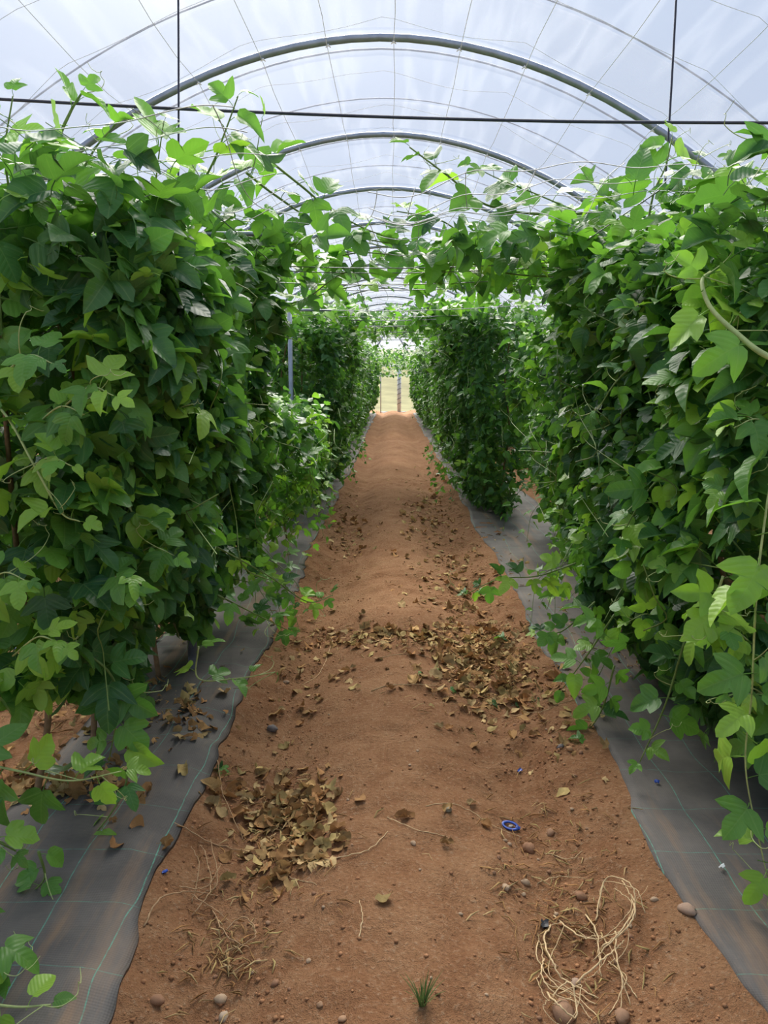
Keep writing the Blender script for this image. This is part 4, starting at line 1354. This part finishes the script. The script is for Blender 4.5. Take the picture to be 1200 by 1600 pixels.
for _ in range(75):
    px, py = rl.uniform(330, 1000), rl.uniform(1050, 1600)
    if 560 < px < 760 and rl.random() < 0.8:
        continue
    p = ground_pt(px, py)
    if not (-0.70 < p[0] < 0.84):
        continue
    stone(px, py, rl.uniform(0.005, 0.012), (BRN, PALE, (0.42, 0.26, 0.16))[rl.integers(0, 3)], 'small pebble bedded in the path soil', 'pebbles in the path soil')
# clods and grit
mbC = []
Vb, Qb, Tb = ST[0]
ncl = 5200
cx = np.where(rl.random(ncl) < 0.5, -0.52, 0.62) + rl.normal(0, 0.14, ncl)
cx = np.where(rl.random(ncl) < 0.25, rl.uniform(-0.7, 0.85, ncl), cx)
cy = 1.3 + rl.random(ncl) ** 1.5 * 7
okk = (cx > -0.71) & (cx < 0.86)
cx, cy = cx[okk], cy[okk]
cz = ground_h(cx, cy)
cs = 0.0022 + 0.007 * rl.random(len(cx)) ** 3
rot = rl.uniform(0, 6.28, len(cx))
oct_v = np.array([[1, 0, 0], [0, 1, 0], [-1, 0, 0], [0, -1, 0], [0.2, 0.1, 0.7], [-.1, 0.1, -0.7]], float)
oct_t = np.array([[0, 1, 4], [1, 2, 4], [2, 3, 4], [3, 0, 4], [1, 0, 5], [2, 1, 5], [3, 2, 5], [0, 3, 5]])
Rz = np.zeros((len(cx), 3, 3))
Rz[:, 0, 0] = np.cos(rot); Rz[:, 0, 1] = -np.sin(rot); Rz[:, 1, 0] = np.sin(rot); Rz[:, 1, 1] = np.cos(rot); Rz[:, 2, 2] = 1
W = np.einsum('nij,vj->nvi', Rz * cs[:, None, None], oct_v) + np.stack([cx, cy, cz + cs * 0.3], 1)[:, None, :]
TT = (oct_t[None] + (np.arange(len(cx)) * 6)[:, None, None]).reshape(-1, 3)
cc = np.array([[0.42, 0.215, 0.11]]) * rl.uniform(0.75, 1.35, (len(cx), 1))
link('soil_clods', mesh_from('soil_clods', W.reshape(-1, 3), TT, M['clod'], False, tint=np.repeat(cc, 6, 0)), label='loose crumbs of soil in the troughs of the path', cat='soil', kind='stuff')


# dry stalks
def stalk(pts, r0, mat, label, group, flat=False):
    P = []
    for p in pts:
        q = ground_pt(p[0], p[1])
        q[2] += p[2] + r0
        P.append(q)
    C = spline(P, 8)
    C[1:-1] += rl.normal(0, 0.0014, C[1:-1].shape)
    gz = ground_h(C[:, 0], C[:, 1]) + r0
    C[:, 2] = np.maximum(C[:, 2], gz)
    MB().tube(C, np.linspace(r0, r0 * 0.55, len(C)), 5).build('dry_stalk', mat, label=label, cat='stalk', group=group)


STW = 'bleached straw stalk in the tangle beside the orange-streaked mat'
SG = 'straw stalks of the tangle'
for pts in ([(842, 1465, 0.0), (838, 1500, .02), (860, 1540, .02), (900, 1570, .02), (925, 1598, 0)],
            [(850, 1500, .01), (845, 1535, .03), (862, 1562, .03), (910, 1580, .02)],
            [(930, 1440, 0), (945, 1400, .06), (985, 1420, .07), (992, 1450, .03)],
            [(985, 1415, .03), (988, 1450, .05), (960, 1490, .05), (925, 1510, .02)],
            [(960, 1470, .03), (965, 1520, .03), (985, 1570, 0)],
            [(865, 1430, 0), (900, 1470, .02), (930, 1480, .03), (970, 1470, .03)],
            [(855, 1560, .02), (870, 1590, .04), (900, 1600, .02), (890, 1560, .05), (862, 1570, .03)],
            [(915, 1430, 0), (930, 1470, .03), (940, 1510, .01)],
            [(940, 1490, .02), (980, 1470, .04), (990, 1440, .05), (970, 1400, .05)],
            [(950, 1500, 0), (970, 1540, .03), (968, 1590, 0)],
            [(860, 1445, 0), (850, 1480, .03), (862, 1520, .04), (880, 1540, .02), (935, 1560, 0)],
            [(900, 1540, .01), (935, 1520, .03), (960, 1500, .03), (975, 1480, .02)]):
    stalk(pts, rl.uniform(0.0018, 0.0032), M['straw'], STW, SG)
    stalk([(q[0] + rl.normal(0, 12), q[1] + rl.normal(0, 12), q[2] * 0.7) for q in pts[::-1]], rl.uniform(0.0010, 0.0018), M['straw'], STW, SG)
RT = 'thin brown root strand at the edge of the leaf-strewn mat'
for pts in ([(300, 1430, 0), (330, 1400, .03), (320, 1340, .03), (310, 1320, 0)], [(310, 1400, 0), (340, 1390, .03), (330, 1330, .05)],
            [(225, 1450, 0), (250, 1420, .03), (300, 1405, .03), (340, 1400, 0)], [(300, 1405, .02), (340, 1430, .02), (370, 1450, 0)],
            [(280, 1390, .01), (320, 1400, .03), (345, 1370, .04)], [(330, 1420, 0), (355, 1470, .02), (390, 1480, 0)],
            [(225, 1270, .01), (290, 1300, .01), (340, 1320, 0), (400, 1330, 0)], [(300, 1410, 0), (312, 1370, .04), (300, 1345, .06)],
            [(345, 1460, 0), (380, 1440, .02), (400, 1470, .02), (360, 1490, .01)], [(340, 1200, .03), (350, 1250, .02), (380, 1310, 0)]):
    stalk(pts, rl.uniform(0.0016, 0.003), M['root'], RT, 'root strands at the mat edge')
PT = 'long thin dry stalk lying on the bare path'
for pts in ([(470, 1352, 0), (530, 1345, .004), (580, 1330, .004), (606, 1303, 0)], [(605, 1280, 0), (650, 1300, .003), (700, 1310, 0)],
            [(665, 1262, 0), (720, 1262, .003), (770, 1290, .003), (815, 1308, 0)], [(430, 1360, 0), (460, 1375, .003), (495, 1385, 0)],
            [(580, 1082, 0), (640, 1072, .003), (690, 1075, 0)], [(800, 1118, 0), (850, 1112, .003), (900, 1095, 0)], [(520, 1000, 0), (500, 1050, .003), (470, 1070, 0)],
            [(590, 1030, 0), (650, 1025, .004), (700, 1040, 0)], [(560, 1470, 0), (566, 1440, .004), (562, 1415, .01)], [(840, 1380, 0), (870, 1370, .01), (915, 1372, 0)],
            [(850, 1330, 0), (890, 1345, .008), (910, 1330, 0)]):
    stalk(pts, rl.uniform(0.0014, 0.0024), M['straw'], PT, 'stalks lying on the path')

# grass tuft and the green seedlings
def tuft(px, py, n, L, label, spread=0.55):
    p = ground_pt(px, py)
    root = link('grass_tuft', None, label=label, cat='grass tuft', loc=tuple(p))
    for i in range(n):
        a = rl.uniform(0, 6.28); l = L * rl.uniform(0.55, 1.1); s = spread * rl.uniform(0.2, 1.3)
        t = np.linspace(0, 1, 6)
        d = np.array([math.cos(a), math.sin(a)])
        C = np.stack([d[0] * (0.006 + s * l * t ** 1.3), d[1] * (0.006 + s * l * t ** 1.3), -0.005 + l * (t - 0.35 * s * t ** 2.2)], 1)
        wv = np.array([-d[1], d[0], 0]) * 0.0020
        wid = (1 - t ** 2)[:, None] + 0.05
        V = np.concatenate([C - wv * wid, C + [0, 0, 0.0008], C + wv * wid])
        i0 = np.arange(5)
        Q = np.concatenate([np.stack([i0, i0 + 1, i0 + 7, i0 + 6], 1), np.stack([i0 + 6, i0 + 7, i0 + 13, i0 + 12], 1)])
        link('blade', mesh_from('blade', V, Q, M['grass']), root)


tuft(660, 1572, 34, 0.085, 'small green grass tuft growing on the path hump')


def seedling(px, py, size, n, label, yaw=0.0):
    p = ground_pt(px, py)
    root = link('fallen_green_leaf', None, label=label, cat='green leaf', group='green leaves fallen on the path', loc=tuple(p))
    for i in range(n):
        a = yaw + i * 2.4 + rl.normal(0, 0.3)
        R = frames(np.array([[math.cos(a) * 0.2, math.sin(a) * 0.2 - 0.2, 1.0]]), np.array([[math.cos(a), math.sin(a), 0.05]]))[0]
        o = bpy.data.objects.new('leaf', HERO_ME[(i + n) % 7])
        COL.objects.link(o); o.parent = root
        mt = Matrix((R * size).tolist()).to_4x4(); mt.translation = Vector((0.0, 0.0, size * 0.26))
        o.matrix_basis = mt
        c = leaf_colors(1, 0.6, 0.05, rl)[0]
        o.color = (*np.clip(c, 0, 1), 1)


for q in [(654, 1057, .035, 1), (682, 1053, .035, 1), (704, 1080, .04, 1), (770, 1102, .055, 1), (806, 1104, .04, 1), (725, 928, .07, 2), (752, 930, .07, 2), (785, 1000, .06, 2), (840, 1095, .03, 1),
          (905, 1160, .05, 2), (345, 1205, .045, 2)]:
    seedling(*q, 'loose green leaf lying on the soil of the path')

# blue plastic pieces and scraps
p = ground_pt(797, 1291)
ring = link('plastic_ring', None, label='blue oval plastic ring with a pale stone inside, in the trough', cat='plastic ring', loc=(p[0], p[1], p[2] + 0.006))
ring.rotation_euler = (0.15, 0.1, -0.35)
t = np.linspace(0, 2 * math.pi, 29)
RV = []
for rr, zz in ((1.0, 0.0), (1.0, 0.006), (0.70, 0.006), (0.70, 0.0)):
    RV.append(np.stack([0.031 * rr * np.cos(t[:-1]), 0.021 * rr * np.sin(t[:-1]), np.full(28, zz)], 1))
RQ = []
for k in range(4):
    i = np.arange(28); j = (i + 1) % 28
    RQ.append(np.stack([k * 28 + i, k * 28 + j, ((k + 1) % 4) * 28 + j, ((k + 1) % 4) * 28 + i], 1))
link('band', mesh_from('band', np.concatenate(RV), np.concatenate(RQ), M['blue']), ring)
link('tab', MB().box((0.020, -0.006, 0.001), (0.036, 0.006, 0.006)).mesh('tab', M['blue'], False), ring)
stone(798, 1290, 0.010, (0.6, 0.55, 0.5), 'small pale pebble inside the blue ring', 'pebble in the ring')


def scrap(px, py, sx, sy, mat, name, label, cat):
    p = ground_pt(px, py)
    r = np.random.default_rng(int(px + py))
    g = np.linspace(-1, 1, 5)
    X, Y = np.meshgrid(g * sx, g * sy)
    Z = 0.35 * min(sx, sy) * r.normal(0, 1, X.shape) + 0.3 * sx * (X / sx) ** 2
    X = X * (1 + r.normal(0, 0.12, X.shape)); Y = Y * (1 + r.normal(0, 0.12, Y.shape))
    V = np.stack([X.ravel(), Y.ravel(), (Z - Z.min()).ravel() + 0.003], 1)
    V = np.concatenate([V, V - [0, 0, 0.0025]])
    i, j = np.meshgrid(np.arange(4), np.arange(4), indexing='ij')
    a = (i * 5 + j).ravel()
    Q = np.stack([a, a + 1, a + 6, a + 5], 1)
    on = abs(p[0]) > 0.8 or p[0] < -0.73
    o = link(name, mesh_from(name, V, np.concatenate([Q, Q[:, ::-1] + 25]), mat, False), label=label, cat=cat, loc=(p[0], p[1], p[2] + (0.012 if on else 0.0)))
    o.rotation_euler = (0, 0, r.uniform(0, 3))


scrap(812, 1204, 0.013, 0.007, M['blue'], 'plastic_scrap', 'small blue plastic scrap in the trough beyond the ring', 'scrap')
scrap(1026, 1230, 0.009, 0.008, M['blue'], 'plastic_scrap', 'small blue plastic scrap lying on the orange-streaked mat', 'scrap')
scrap(258, 1365, 0.006, 0.010, M['blue'], 'plastic_scrap', 'thin blue plastic scrap at the edge of the leaf-strewn mat', 'scrap')
scrap(468, 1285, 0.010, 0.006, M['blue'], 'plastic_scrap', 'blue plastic scrap half hidden in the leaf heap', 'scrap')
scrap(1127, 1366, 0.010, 0.006, M['white_plastic'], 'plastic_scrap', 'small white scrap lying on the orange-streaked mat', 'scrap')
scrap(850, 1447, 0.016, 0.012, M['black_plastic'], 'plastic_scrap', 'crumpled black plastic scrap by the straw stalks', 'scrap')
scrap(30, 1020, 0.015, 0.02, M['blue'], 'plastic_scrap', 'blue scrap on the soil behind the dense dark vine', 'scrap')
